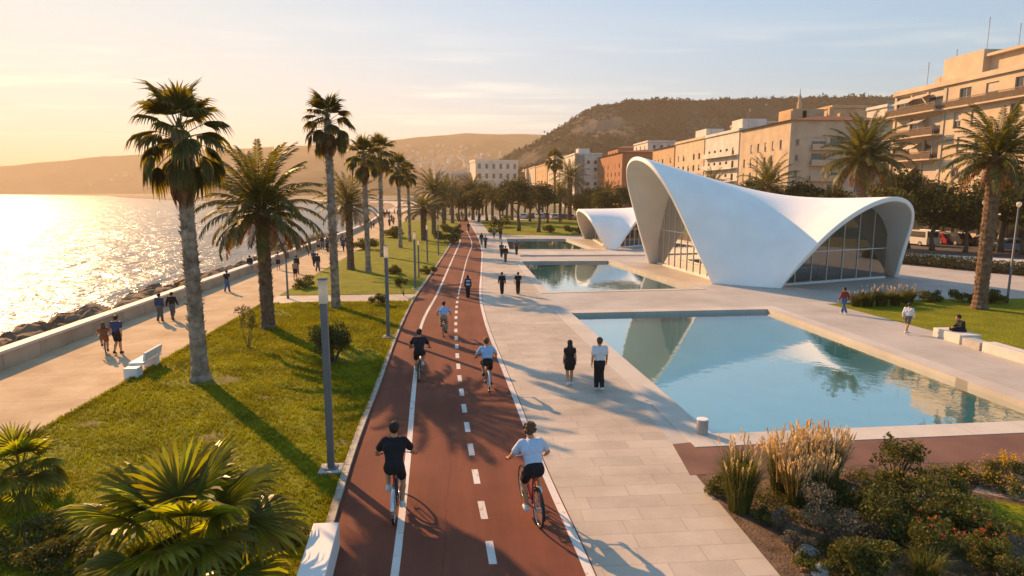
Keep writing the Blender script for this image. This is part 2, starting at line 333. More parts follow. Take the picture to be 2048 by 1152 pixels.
def lawn_mat(name, c1, c2):
    m, t, N, L = nt(name)
    out = N.new('ShaderNodeOutputMaterial'); b = N.new('ShaderNodeBsdfPrincipled'); tc = N.new('ShaderNodeTexCoord')
    def nz(s, d=5, st=1.0):
        mp_ = N.new('ShaderNodeMapping'); mp_.inputs['Scale'].default_value = (1, st, 1); L.new(tc.outputs['Object'], mp_.inputs[0])
        n = N.new('ShaderNodeTexNoise'); n.inputs['Scale'].default_value = s; n.inputs['Detail'].default_value = d; n.inputs['Roughness'].default_value = 0.65; L.new(mp_.outputs[0], n.inputs['Vector']); return n
    a, b2, c = nz(0.7), nz(9, 6), nz(0.33, 7)
    r1 = N.new('ShaderNodeValToRGB'); r1.color_ramp.elements[0].position = .34; r1.color_ramp.elements[1].position = .66
    r1.color_ramp.elements[0].color = c4(c1); r1.color_ramp.elements[1].color = c4(c2); L.new(a.outputs['Fac'], r1.inputs[0])
    r2 = N.new('ShaderNodeValToRGB'); r2.color_ramp.elements[0].position = .3; r2.color_ramp.elements[1].position = .7
    r2.color_ramp.elements[0].color = (0.45, 0.45, 0.4, 1); r2.color_ramp.elements[1].color = (1.3, 1.25, 1.1, 1); L.new(b2.outputs['Fac'], r2.inputs[0])
    mx = N.new('ShaderNodeMixRGB'); mx.blend_type = 'MULTIPLY'; mx.inputs[0].default_value = 1; L.new(r1.outputs[0], mx.inputs[1]); L.new(r2.outputs[0], mx.inputs[2])
    r3 = N.new('ShaderNodeValToRGB'); r3.color_ramp.elements[0].position = .63; r3.color_ramp.elements[1].position = .70
    r3.color_ramp.elements[0].color = (0, 0, 0, 1); r3.color_ramp.elements[1].color = (0.75, 0.75, 0.75, 1); L.new(c.outputs['Fac'], r3.inputs[0])
    m2 = N.new('ShaderNodeMixRGB'); L.new(r3.outputs[0], m2.inputs[0]); L.new(mx.outputs[0], m2.inputs[1]); m2.inputs[2].default_value = (0.17, 0.12, 0.06, 1)
    L.new(m2.outputs[0], b.inputs['Base Color']); b.inputs['Roughness'].default_value = 0.9; b.inputs['Specular IOR Level'].default_value = 0.15
    bp = N.new('ShaderNodeBump'); bp.inputs['Strength'].default_value = 1; bp.inputs['Distance'].default_value = 0.08; L.new(b2.outputs['Fac'], bp.inputs['Height']); L.new(bp.outputs[0], b.inputs['Normal'])
    L.new(b.outputs[0], out.inputs['Surface']); MATS[name] = m; return m
M_lawn = lawn_mat('lawn_turf', (0.16, 0.175, 0.004), (0.245, 0.255, 0.006))

# pools, traced at ground level
POOL1 = [P(1143, 627), P(1535, 619), P(2140, 839), P(1424, 869)]
POOL2 = [P(1043, 523), P(1216, 522), P(1388, 577), P(1097, 584)]
POOL3 = [P(1013, 478), P(1131, 478), P(1190, 499), P(1019, 499)]
POOLS = [POOL1, POOL2, POOL3]
def grow(poly, d):
    n = len(poly); out = []
    for i in range(n):
        a, b, c = poly[i - 1], poly[i], poly[(i + 1) % n]
        e1 = (b - a).normalized(); e2 = (c - b).normalized()
        s = 1 if sum((poly[j].x * poly[(j + 1) % n].y - poly[(j + 1) % n].x * poly[j].y) for j in range(n)) > 0 else -1
        n1 = Vector((e1.y, -e1.x, 0)) * s; n2 = Vector((e2.y, -e2.x, 0)) * s
        m = (n1 + n2).normalized(); out.append(b + m * (d / max(.3, m.dot(n1))))
    return out
SHORE = [(prom_l(y) - 0.3, y) for y in [-8] + list(range(0, 200, 10))] + [(-27, 215), (-30, 300), (-42, 390), (-75, 460), (-150, 560), (-330, 760), (-520, 1050), (-900, 1700), (-1500, 2350), (-2400, 2750), (-5200, 2900)]
mb = MB(); mb.sheet(SHORE + [(-5200, 6500), (3300, 6500), (3300, -60), (-18, -60)], [grow(p, .02) for p in POOLS], 0.0)
struct('ground', mb, M_land)
# shore bank down to the water
mb = MB(); vs = []; fs = []
for i, (x, y) in enumerate(SHORE):
    vs += [(x, y, 0.0), (x - 3.4, y - (3 if i > 24 else 0), -0.7), (x - 7.0, y - (6 if i > 24 else 0), -4.2)]
for i in range(len(SHORE) - 1):
    a = 3 * i; fs += [(a, a + 1, a + 4, a + 3), (a + 1, a + 2, a + 5, a + 4)]
mb.add(vs, fs); struct('shore_bank', mb, mat('shore_stone', (0.20, 0.14, 0.09), 0.95, 0.35, 0.6, 0.8, 6))
# sea
def sea_mat():
    m, t, N, L = nt('sea_water')
    out = N.new('ShaderNodeOutputMaterial'); b = N.new('ShaderNodeBsdfPrincipled'); tc = N.new('ShaderNodeTexCoord')
    b.inputs['Base Color'].default_value = (0.030, 0.055, 0.070, 1); b.inputs['Roughness'].default_value = 0.23; b.inputs['IOR'].default_value = 1.33
    b.inputs['Specular IOR Level'].default_value = 0.5
    hs = None
    for s, st, w in ((0.05, 2.2, 1.5), (0.25, 1.9, 0.75), (1.1, 1.5, 0.22), (4.5, 1.2, 0.04)):
        mp_ = N.new('ShaderNodeMapping'); mp_.inputs['Rotation'].default_value = (0, 0, R(25)); mp_.inputs['Scale'].default_value = (st, 1, 1); L.new(tc.outputs['Object'], mp_.inputs[0])
        n = N.new('ShaderNodeTexNoise'); n.inputs['Scale'].default_value = s; n.inputs['Detail'].default_value = 3; n.inputs['Distortion'].default_value = 0.4; L.new(mp_.outputs[0], n.inputs['Vector'])
        k = N.new('ShaderNodeMath'); k.operation = 'MULTIPLY'; k.inputs[1].default_value = w; L.new(n.outputs['Fac'], k.inputs[0])
        if hs is None: hs = k
        else:
            a = N.new('ShaderNodeMath'); L.new(hs.outputs[0], a.inputs[0]); L.new(k.outputs[0], a.inputs[1]); hs = a
    bp = N.new('ShaderNodeBump'); bp.inputs['Strength'].default_value = 0.85; bp.inputs['Distance'].default_value = 1.0; L.new(hs.outputs[0], bp.inputs['Height']); L.new(bp.outputs[0], b.inputs['Normal'])
    L.new(b.outputs[0], out.inputs['Surface']); return m
mb = MB(); mb.add([(-6400, -110, -2.4), (-14, -110, -2.4), (-14, 6400, -2.4), (-6400, 6400, -2.4)], [(0, 1, 2, 3)])
struct('sea', mb, sea_mat())
# promenade, lawns, bike path, walkway
band(prom_l, prom_r, YS, 0.004, 'promenade', M_prom)
def lawn_grid(name, y0, y1, fl, fr, step=0.5, amp=0.05, m=None):
    ny = max(2, int((y1 - y0) / step)); nx = 24; vs = []; fs = []
    for j in range(ny + 1):
        y = y0 + (y1 - y0) * j / ny; a, b = fl(y), fr(y)
        for i in range(nx + 1):
            x = a + (b - a) * i / nx; e = min(i, nx - i, j * 2, (ny - j) * 2) / 3.0
            z = 0.03 + min(1, e) * amp * (1 + 1.2 * noise.noise((x * .5, y * .5, 3)) + .5 * noise.noise((x * 1.9, y * 1.9, 5)))
            vs.append((x, y, z))
    for j in range(ny):
        for i in range(nx):
            a = j * (nx + 1) + i; fs.append((a, a + 1, a + nx + 2, a + nx + 1))
    mb = MB(); mb.add(vs, fs); return struct(name, mb, m or M_lawn, smooth=True)
KW = 0.17
lawn_grid('lawn', -3, 39.0, prom_r, lambda y: kerb_x(y) - KW)
lawn_grid('lawn_beyond', 42.0, 150, prom_r, lambda y: kerb_x(y) - KW, step=1.0)
band(prom_r, lambda y: kerb_x(y) - KW, [38.9, 40.5, 42.1], 0.006, 'cross_path', M_stone)
band(kerb_x, edge_x, YS, 0.008, 'bike_path', M_red)
def kerb_strip():
    mb = MB(); vs = []; fs = []; ys = [y for y in YS if y < 150]
    for y in ys:
        x = kerb_x(y); j = 0.012 * noise.noise((0, y * 3.1, 0))
        vs += [(x - KW, y, 0.0), (x - KW, y, .085 + j), (x + j, y, .085 + j), (x + j, y, 0.0)]
    for i in range(len(ys) - 1):
        for k in range(3): a = 4 * i + k; fs.append((a, a + 1, a + 5, a + 4))
    mb.add(vs, fs); struct('kerb', mb, M_curb)
kerb_strip()
LW = 0.075
band(lambda y: line_x(y) - LW, lambda y: line_x(y) + LW, [y for y in YS if y < 112], 0.013, 'lane_line', M_paint)
band(lambda y: edge_x(y) - .20, lambda y: edge_x(y) - .03, YS, 0.013, 'edge_line', M_paint)
mb = MB(); y = 9.0
while y < 41:
    L_ = 0.78
    mb.add([(dash_x(y) - LW, y, .013), (dash_x(y) + LW, y, .013), (dash_x(y + L_) + LW, y + L_, .013), (dash_x(y + L_) - LW, y + L_, .013)], [(0, 1, 2, 3)]); y += 1.62
yl = [41.5 + i * 2 for i in range(36)]
vs = []
for y in yl: vs += [(dash_x(y) - .05, y, .013), (dash_x(y) + .05, y, .013)]
mb.add(vs, [(2 * i, 2 * i + 1, 2 * i + 3, 2 * i + 2) for i in range(len(yl) - 1)])
struct('centre_line', mb, M_paint)
# paved land to the right of the bike path with the three pools cut out
YP = [-6] + list(range(0, 60, 2)) + list(range(60, 190, 6))
def shift(poly, d): return [Vector((p.x, p.y, 0)) for p in grow(poly, d)]
walk_r = [P(1650, 1260), P(1560, 1152), P(1392, 952), P(1345, 888)]
outer = [(edge_x(y), y) for y in YP] + [(10, 186), (20, 140), (18.0, 112)] + [(60, 112), (60, -6)]
mb = MB(); mb.sheet(outer, [grow(p, .01) for p in POOLS], 0.004); struct('plaza', mb, M_plaza)
# walkway strip of stone slabs (from the bike path to the pool side)
coping1 = grow(POOL1, 0.9)
ww = [(edge_x(y), y) for y in YP if y < 120] + [(P(985, 470).x, 112), tuple(P(1008, 480).xy), tuple(P(1030, 523).xy), tuple(P(1078, 584).xy), tuple(P(1112, 626).xy), tuple(P(1236, 755).xy), tuple(P(1345, 888).xy), tuple(P(1392, 952).xy), tuple(P(1560, 1152).xy), tuple(P(1650, 1260).xy), (6, -6)]
ww = [(p[0], p[1]) for p in ww]
mb = MB(); mb.sheet(ww, [], 0.008); struct('walkway', mb, M_stone)
# pool basins: coping, lining, water
def liner_mat(name, c):
    m = mat(name, c, 0.6, 0.10, 1.2, 0.1, 12); return m
M_liner = liner_mat('pool_lining', (0.07, 0.36, 0.37))
def water_mat():
    m, t, N, L = nt('pool_water_surface')
    out = N.new('ShaderNodeOutputMaterial'); tc = N.new('ShaderNodeTexCoord')
    tr = N.new('ShaderNodeBsdfTransparent'); tr.inputs[0].default_value = (0.80, 0.94, 0.95, 1)
    gl = N.new('ShaderNodeBsdfGlossy'); gl.inputs['Roughness'].default_value = 0.012; gl.inputs[0].default_value = (0.93, 0.98, 1.0, 1)
    fr = schlick(N, L, 0.26, 2.6)
    mx = N.new('ShaderNodeMixShader'); L.new(fr.outputs[0], mx.inputs[0]); L.new(tr.outputs[0], mx.inputs[1]); L.new(gl.outputs[0], mx.inputs[2])
    n = N.new('ShaderNodeTexNoise'); n.inputs['Scale'].default_value = 2.2; n.inputs['Detail'].default_value = 3; L.new(tc.outputs['Object'], n.inputs['Vector'])
    n2 = N.new('ShaderNodeTexNoise'); n2.inputs['Scale'].default_value = 0.35; L.new(tc.outputs['Object'], n2.inputs['Vector'])
    mm = N.new('ShaderNodeMath'); mm.operation = 'MULTIPLY'; L.new(n.outputs['Fac'], mm.inputs[0]); L.new(n2.outputs['Fac'], mm.inputs[1])
    bp = N.new('ShaderNodeBump'); bp.inputs['Strength'].default_value = 0.15; bp.inputs['Distance'].default_value = 0.05; L.new(mm.outputs[0], bp.inputs['Height']); L.new(bp.outputs[0], gl.inputs['Normal'])
    L.new(mx.outputs[0], out.inputs['Surface']); return m
M_water = water_mat()
WZ = -0.17
for i, p in enumerate(POOLS):
    g = grow(p, 0.0); cw = (0.85, 0.6, 0.6)[i]; ch_ = (0.025, 0.03, 0.04)[i]
    og = grow(p, cw); n = 4
    mb = MB()   # coping frame with an inner drop to the water
    vs = [(q.x, q.y, ch_) for q in og] + [(q.x, q.y, ch_) for q in g] + [(q.x, q.y, -0.5) for q in g] + [(q.x, q.y, 0.0) for q in og]
    fs = []
    for k in range(n):
        k2 = (k + 1) % n
        fs += [(k, k2, n + k2, n + k), (n + k, n + k2, 2 * n + k2, 2 * n + k), (k2, k, 3 * n + k, 3 * n + k2)]
    mb.add(vs, fs); o = struct('pool_coping', mb, M_coping); merge_verts(o)
    mb = MB(); mb.add([(q.x, q.y, -0.45) for q in g], [tuple(range(n))]); o = struct('pool_floor', mb, M_liner); merge_verts(o)
    mb = MB(); mb.add([(q.x, q.y, WZ) for q in g], [tuple(range(n - 1, -1, -1))]); o = struct('pool_water', mb, M_water)
    if o.data.polygons[0].normal.z < 0: o.data.flip_normals()
# raised white edge on the far (right) side of the near pool
a, b = grow(POOL1, 0.85)[1], grow(POOL1, 0.85)[2]
# step between the middle and the far pool
mb = MB(); s0, s1 = P(1040, 513), P(1300, 512)
dv_ = (s1 - s0).normalized(); nv_ = Vector((-dv_.y, dv_.x, 0))
mb.add([s0 + Vector((0, 0, 0)), s1, s1 + nv_ * 4 , s0 + nv_ * 4, s0 + Vector((0, 0, .16)), s1 + Vector((0, 0, .16)), s1 + nv_ * 4 + Vector((0, 0, .16)), s0 + nv_ * 4 + Vector((0, 0, .16))],
       [(0, 1, 5, 4), (1, 2, 6, 5), (2, 3, 7, 6), (3, 0, 4, 7), (4, 5, 6, 7)]); struct('plaza_step', mb, M_coping)
# red side path, garden bed, gravel, right-hand lawns
mb = MB(); mb.sheet([P(1345, 889), P(1440, 879), P(1540, 878), P(1800, 868), P(2300, 862), P(2300, 925), P(2048, 925), P(1800, 928), P(1500, 942), P(1380, 951)], [], 0.012); struct('side_path', mb, M_red2)
mb = MB(); mb.sheet([P(1392, 951), P(1500, 942), P(1800, 929), P(2048, 926), P(2300, 925), P(2300, 1300), P(1655, 1262), P(1560, 1152)], [], 0.016); struct('garden_bed', mb, M_soil)
mb = MB(); mb.sheet([P(1945, 985), P(2048, 1005), P(2300, 1040), P(2300, 1015), P(2048, 975), P(1960, 968)], [], 0.022); mb.sheet([P(1960, 945), P(2048, 962), P(2300, 975), P(2300, 945), P(2048, 940)], [], 0.022); struct('gravel_path', mb, M_gravel)
mb = MB(); mb.sheet([P(1900, 990), P(2048, 1012), P(2300, 1048), P(2300, 1110), P(2048, 1075), P(1900, 1020)], [], 0.026); struct('garden_lawn', mb, M_lawn)
LR = [P(1653, 608), P(1703, 619), P(1862, 661), P(2048, 704), P(2300, 765), P(2300, 598), P(2048, 597), P(1881, 598), P(1760, 603)]
mb = MB(); mb.sheet(LR, [], 0.012); struct('plaza_lawn', mb, M_lawn)
LP = [P(975, 462), P(1010, 470), P(1170, 472), P(1500, 468), P(1500, 440), P(960, 440)]
mb = MB(); mb.sheet(LP, [], 0.012); struct('park_lawn', mb, M_lawn)
RD = [P(1480, 492), P(2048, 520), P(2400, 540), P(2400, 482), P(2048, 478), P(1480, 472)]
mb = MB(); mb.sheet(RD, [], 0.012); struct('road', mb, M_asph)
mb = MB(); mb.prism([P(1780, 511), P(2048, 527), P(2400, 548), P(2400, 542), P(2048, 521), P(1780, 506)], 0.0, 0.13); struct('road_kerb', mb, M_curbwhite)
# ------------------------------------------------------------------ shell pavilions
def ray_plane(px, py, p0, n):
    d = ray(px, py); o = Vector((0, 0, H)); t = (p0 - o).dot(n) / d.dot(n); return o + d * t
def resample(pts, n):
    d = [0]
    for a, b in zip(pts, pts[1:]): d.append(d[-1] + (b - a).length)
    out = []
    for i in range(n):
        s = d[-1] * i / (n - 1); k = 0
        while k < len(pts) - 2 and d[k + 1] < s: k += 1
        t = (s - d[k]) / max(1e-9, d[k + 1] - d[k]); out.append(pts[k].lerp(pts[k + 1], t))
    return out
def smooth_pts(pts, it=2):
    for _ in range(it): pts = [pts[0]] + [(pts[i - 1] + pts[i] * 2 + pts[i + 1]) / 4 for i in range(1, len(pts) - 1)] + [pts[-1]]
    return pts
def arch(front_px, apex_i, plane_p, plane_n, nv=49):
    pts = [ray_plane(x, y, plane_p, plane_n) for x, y in front_px]
    pts[0].z = pts[-1].z = 0.0
    a = resample(pts[:apex_i + 1], nv // 2 + 1); b = resample(pts[apex_i:], nv // 2 + 1)
    return smooth_pts(a[:-1] + b, 5)
M_shell = mat('shell_plaster', (0.90, 0.87, 0.825), 0.6, 0.05, 0.5, 0.14, 5)
M_frame = mat('white_window_frame', (0.70, 0.68, 0.64), 0.45, 0.05)
M_pglass = glass_mat('pavilion_glass', (0.42, 0.43, 0.40), ior=1.55, base=0.45)
M_pglass2 = glass_mat('pavilion_glass_clear', (0.40, 0.42, 0.38), ior=1.55, base=0.14)
def pavilion(label, C0, C1, ctrl, dip, glaz, pull=0.0, thick=0.34, name='shell_pavilion'):
    nv = len(C0); nu = 49
    org = (C0[0] + C1[0]) / 2; org.z = 0
    root = thing(name, label, 'pavilion', org)
    F0, F1, B0, B1 = C0[0], C1[0], C0[-1], C1[-1]
    def Fc(u): return F0.lerp(F1, u)
    def Bc(u): return B0 * (1 - u) ** 2 + ctrl * (2 * u * (1 - u)) + B1 * u * u
    mid = (F0 + F1 + B0 + B1) / 4
    G = []
    for i in range(nu):
        u = i / (nu - 1); row = []
        for j in range(nv):
            v = j / (nv - 1)
            p = C0[j] * (1 - u) + C1[j] * u + Fc(u) * (1 - v) + Bc(u) * v - (F0 * (1 - u) * (1 - v) + F1 * u * (1 - v) + B0 * (1 - u) * v + B1 * u * v)
            w = math.sin(PI * u) * math.sin(PI * v)
            p.z -= dip * w
            if pull: p.xy = p.xy + (mid.xy - p.xy) * (pull * w)
            row.append(p)
        G.append(row)
    def nrm(i, j):
        a = G[min(i + 1, nu - 1)][j] - G[max(i - 1, 0)][j]; b = G[i][min(j + 1, nv - 1)] - G[i][max(j - 1, 0)]
        n = a.cross(b); return n.normalized() if n.length > 1e-9 else Vector((0, 0, 1))
    flip = 1 if nrm(nu // 2, nv // 2).z > 0 else -1
    vs = []; idx = lambda s, i, j: s * nu * nv + i * nv + j
    for s in (0, 1):
        for i in range(nu):
            for j in range(nv):
                q = G[i][j] - nrm(i, j) * flip * thick * s
                if s and (j == 0 or j == nv - 1): q.z = 0.0
                q.z = max(q.z, 0.0); vs.append(q - org)
    fs = []
    for i in range(nu - 1):
        for j in range(nv - 1):
            a, b, c, d = idx(0, i, j), idx(0, i + 1, j), idx(0, i + 1, j + 1), idx(0, i, j + 1)
            fs.append((a, b, c, d)); a, b, c, d = idx(1, i, j), idx(1, i + 1, j), idx(1, i + 1, j + 1), idx(1, i, j + 1); fs.append((d, c, b, a))
    for j in range(nv - 1):
        fs.append((idx(0, 0, j), idx(0, 0, j + 1), idx(1, 0, j + 1), idx(1, 0, j))); fs.append((idx(0, nu - 1, j + 1), idx(0, nu - 1, j), idx(1, nu - 1, j), idx(1, nu - 1, j + 1)))
    for i in range(nu - 1):
        fs.append((idx(0, i + 1, 0), idx(0, i, 0), idx(1, i, 0), idx(1, i + 1, 0))); fs.append((idx(0, i, nv - 1), idx(0, i + 1, nv - 1), idx(1, i + 1, nv - 1), idx(1, i, nv - 1)))
    mb = MB(); mb.add(vs, fs); sh = mb.build('shell', M_shell, root, smooth=True); merge_verts(sh, 1e-5)
    try: sh.data.set_sharp_from_angle(angle=R(50))
    except Exception: pass
    bev = bevel(sh, 0.06, 2, 50)
    bvh = BVHTree.FromPolygons([tuple(v.co) for v in sh.data.vertices], [tuple(p.vertices) for p in sh.data.polygons])
    def top(p):
        hit = bvh.ray_cast(Vector((p.x, p.y, 0.05)) - org, Vector((0, 0, 1)))
        return hit[0].z + 0.04 if hit[0] is not None else None
    for gi_, (g0, g1, nm, trans) in enumerate(glaz):
        n = 72; heads = []
        for k in range(n + 1):
            q = g0.lerp(g1, k / n); heads.append((q, top(q)))
        gm = MB(); run = []
        for a, b in zip(heads, heads[1:]):
            if a[1] is None or b[1] is None: continue
            run.append((a, b))
            gm.add([a[0] - org + Vector((0, 0, .12)), b[0] - org + Vector((0, 0, .12)), b[0].xyz - org + Vector((0, 0, b[1])), a[0] - org + Vector((0, 0, a[1]))], [(0, 1, 2, 3)])
        if not run: continue
        go = gm.build('glazing', M_pglass2 if gi_ else M_pglass, root)
        q0, q1 = run[0][0][0], run[-1][1][0]; dr = (q1 - q0).normalized(); ang = math.atan2(dr.y, dr.x)
        mb = MB(); c = (q0 + q1) / 2 - org; mb.box((c.x, c.y, .08), ((q1 - q0).length, .3, .16), ang); mb.build('sill', M_frame, root)
        for k in range(1, nm):
            q = q0.lerp(q1, k / nm); t = top(q)
            if t is None or t < .4: continue
            mb = MB(); mb.box((q.x - org.x, q.y - org.y, (t + .16) / 2), (.04, .12, t - .16), ang); mb.build('mullion', M_frame, go)
        for z in trans:
            ok = [q for (q, t) in heads if t is not None and t > z + .05]
            if len(ok) > 2:
                mb = MB(); c = (ok[0] + ok[-1]) / 2 - org; mb.box((c.x, c.y, z), ((ok[-1] - ok[0]).length, .10, .07), ang); mb.build('transom', M_frame, go)
    # inside: floor, back wall, counters
    return root, org, top
FL, BL = P(1423, 568), P(1295, 526); FR, BR = P(1562, 578), P(1797, 555)
A0 = PD(1268, 312, depth((FL + BL) / 2) * 0.985)
n0 = (BL - FL).cross(A0 - FL).normalized()
L_px = [(1423,568),(1402,517),(1383,475),(1360,421),(1337,372),(1314,337),(1298,320),(1283,313),(1268,311),(1257,320),(1251,337),(1252,360),(1257,385),(1264,412),(1272,442),(1279,471),(1287,500),(1295,526)]
C0 = arch(L_px, 8, FL, n0)
A1 = PD(1788, 392, depth((FR + BR) / 2) * 0.955)
n1 = (BR - FR).cross(A1 - FR).normalized()
R_px = [(1562,578),(1581,547),(1608,517),(1635,486),(1673,450),(1711,423),(1749,402),(1788,391),(1814,396),(1828,410),(1832,425),(1827,456),(1814,494),(1797,555)]
C1 = arch(R_px, 7, FR, n1)
print('ARCH0', [tuple(round(c, 1) for c in p) for p in C0[::8]]); print('ARCH1', [tuple(round(c, 1) for c in p) for p in C1[::8]])
g1a, g1b = P(1322, 529), P(1412, 556); g2a, g2b = P(1566, 571), P(1760, 556)
pav, porg, ptop = pavilion('large white saddle-shaped concrete shell pavilion with tall glazed arches beside the middle pool', C0, C1, Vector((38, 66, 0)), 1.3,
    [(g1a.lerp(g1b, -.08), g1a.lerp(g1b, 1.15), 9, (3.3,)), (g2a.lerp(g2b, -.05), g2a.lerp(g2b, 1.04), 7, (2.4,))], pull=0.10)
# ------------------------------------------------------------------ vegetation
M_bark_fan = mat('fan_palm_bark', (0.24, 0.175, 0.12), 0.95, 0.45, 3.0, 0.9, 18, col2=(0.31, 0.235, 0.17))
M_bark_date = mat('date_palm_bark', (0.16, 0.10, 0.062), 0.95, 0.45, 5.0, 0.9, 14)
M_bark = mat('tree_bark', (0.11, 0.085, 0.062), 0.95, 0.35, 5.0, 0.8, 20)
M_fan = mat('fan_palm_leaf', (0.088, 0.092, 0.018), 0.5, 0.3, 1.5, trans=0.5, island=0.35, obj_rand=0.12, spec=0.35, tcol=(2.0, 1.5, 0.4))
M_date = mat('date_palm_leaf', (0.080, 0.088, 0.020), 0.5, 0.3, 1.2, trans=0.42, island=0.35, obj_rand=0.12, spec=0.35, tcol=(1.9, 1.4, 0.4))
M_dead = mat('dead_palm_frond', (0.20, 0.105, 0.045), 0.9, 0.35, 3.0, trans=0.25, island=0.4, tcol=(1.4, 1.0, 0.6))
M_leaf = mat('tree_leaf', (0.062, 0.070, 0.016), 0.6, 0.3, 0.8, trans=0.38, island=0.45, obj_rand=0.2, spec=0.25, tcol=(2.2, 1.6, 0.45))
M_pine = mat('pine_needle', (0.038, 0.046, 0.014), 0.7, 0.3, 0.8, trans=0.28, island=0.45, obj_rand=0.15, spec=0.2, tcol=(2.2, 1.6, 0.5))
M_bush = mat('bush_leaf', (0.082, 0.092, 0.018), 0.6, 0.3, 1.5, trans=0.3, island=0.45, obj_rand=0.2, spec=0.25, tcol=(2.2, 1.6, 0.4))
M_grey = mat('grey_leaf', (0.135, 0.125, 0.09), 0.8, 0.25, 2.0, trans=0.25, island=0.35, tcol=(1.3, 1.1, 0.8))
M_straw = mat('straw_plume', (0.56, 0.49, 0.33), 0.8, 0.3, 3.0, trans=0.5, island=0.4, tcol=(1.35, 1.05, 0.6))
M_blade = mat('grass_blade', (0.095, 0.105, 0.022), 0.6, 0.3, 2.0, trans=0.4, island=0.4, spec=0.3, tcol=(1.9, 1.5, 0.4))
M_yellow = mat('yellow_flower', (0.55, 0.33, 0.03), 0.7, 0.2, 5.0, trans=0.35, island=0.3)
M_redfl = mat('red_flower', (0.50, 0.05, 0.04), 0.7, 0.25, 5.0, trans=0.35, island=0.35)

def rnd_unit(r):
    z = r.uniform(-1, 1); a = r.uniform(0, 2 * PI); q = math.sqrt(1 - z * z); return Vector((q * math.cos(a), q * math.sin(a), z))
def strip(mb, pts, wid, side, mi=0):
    """a leaf strip along pts with half widths wid; side = across vector"""
    vs = []
    for p, w in zip(pts, wid): vs += [p - side * w, p + side * w]
    n = len(pts)
    mb.add(vs, [(2 * i, 2 * i + 1, 2 * i + 3, 2 * i + 2) for i in range(n - 1)], mi)
def fan_leaf(mb, base, az, el, pet, blade, r, nseg=22, droop=0.5, spread=R(105), wscale=1.0, mi=0, shag=0.0):
    """a palmate leaf: stalk, then a fan of folded segments drooping at their tips"""
    h = Vector((math.cos(az), math.sin(az), 0)); up = Vector((0, 0, 1)); side = Vector((-math.sin(az), math.cos(az), 0))
    pts = []; p = base.copy(); e = el
    for k in range(5):
        pts.append(p.copy()); p = p + (h * math.cos(e) + up * math.sin(e)) * (pet / 4); e -= 0.02 + 0.16 * droop * droop
    mb.tube(pts, [0.022 * wscale, .018 * wscale, .015 * wscale, .013 * wscale, .011 * wscale], 4, mi, caps=False)
    e -= .62 * droop; roll = r.uniform(-.5, .5) * min(1, droop + .3); n0 = side.cross(h * math.cos(e) + up * math.sin(e)); side = (side * math.cos(roll) + n0 * math.sin(roll)).normalized()
    c = pts[-1]; d0 = (h * math.cos(e) + up * math.sin(e)).normalized(); nn = side.cross(d0).normalized()
    for s in range(nseg):
        t = (s / (nseg - 1)) * 2 - 1; a = t * spread + r.uniform(-.04, .04)
        d = (d0 * math.cos(a) + side * math.sin(a)).normalized()
        ln = blade * (1 - 0.28 * abs(t) ** 1.5) * r.uniform(.9, 1.05)
        w = blade * 0.062 * wscale; sd = d.cross(nn).normalized()
        sd = (sd + nn * (0.55 if s % 2 else -0.55)).normalized()
        q = c.copy(); dd = d.copy(); P_ = [q.copy()]; W_ = [w * .25]
        for k, (f, ww) in enumerate(((.35, 1.0), (.3, .85), (.2, .45), (.15, .06)) if not shag else ((.32, 1.0), (.24, .9), (.2, .42), (.2 + shag * r.random(), .05))):
            dd = (dd + Vector((0, 0, -1)) * ((0.03, .10, .5, .9) if not shag else (.03, .2, 1.0, 1.6))[k] * (droop + shag)).normalized()
            q = q + dd * ln * f; P_.append(q.copy()); W_.append(w * ww)
        strip(mb, P_, W_, sd, mi)
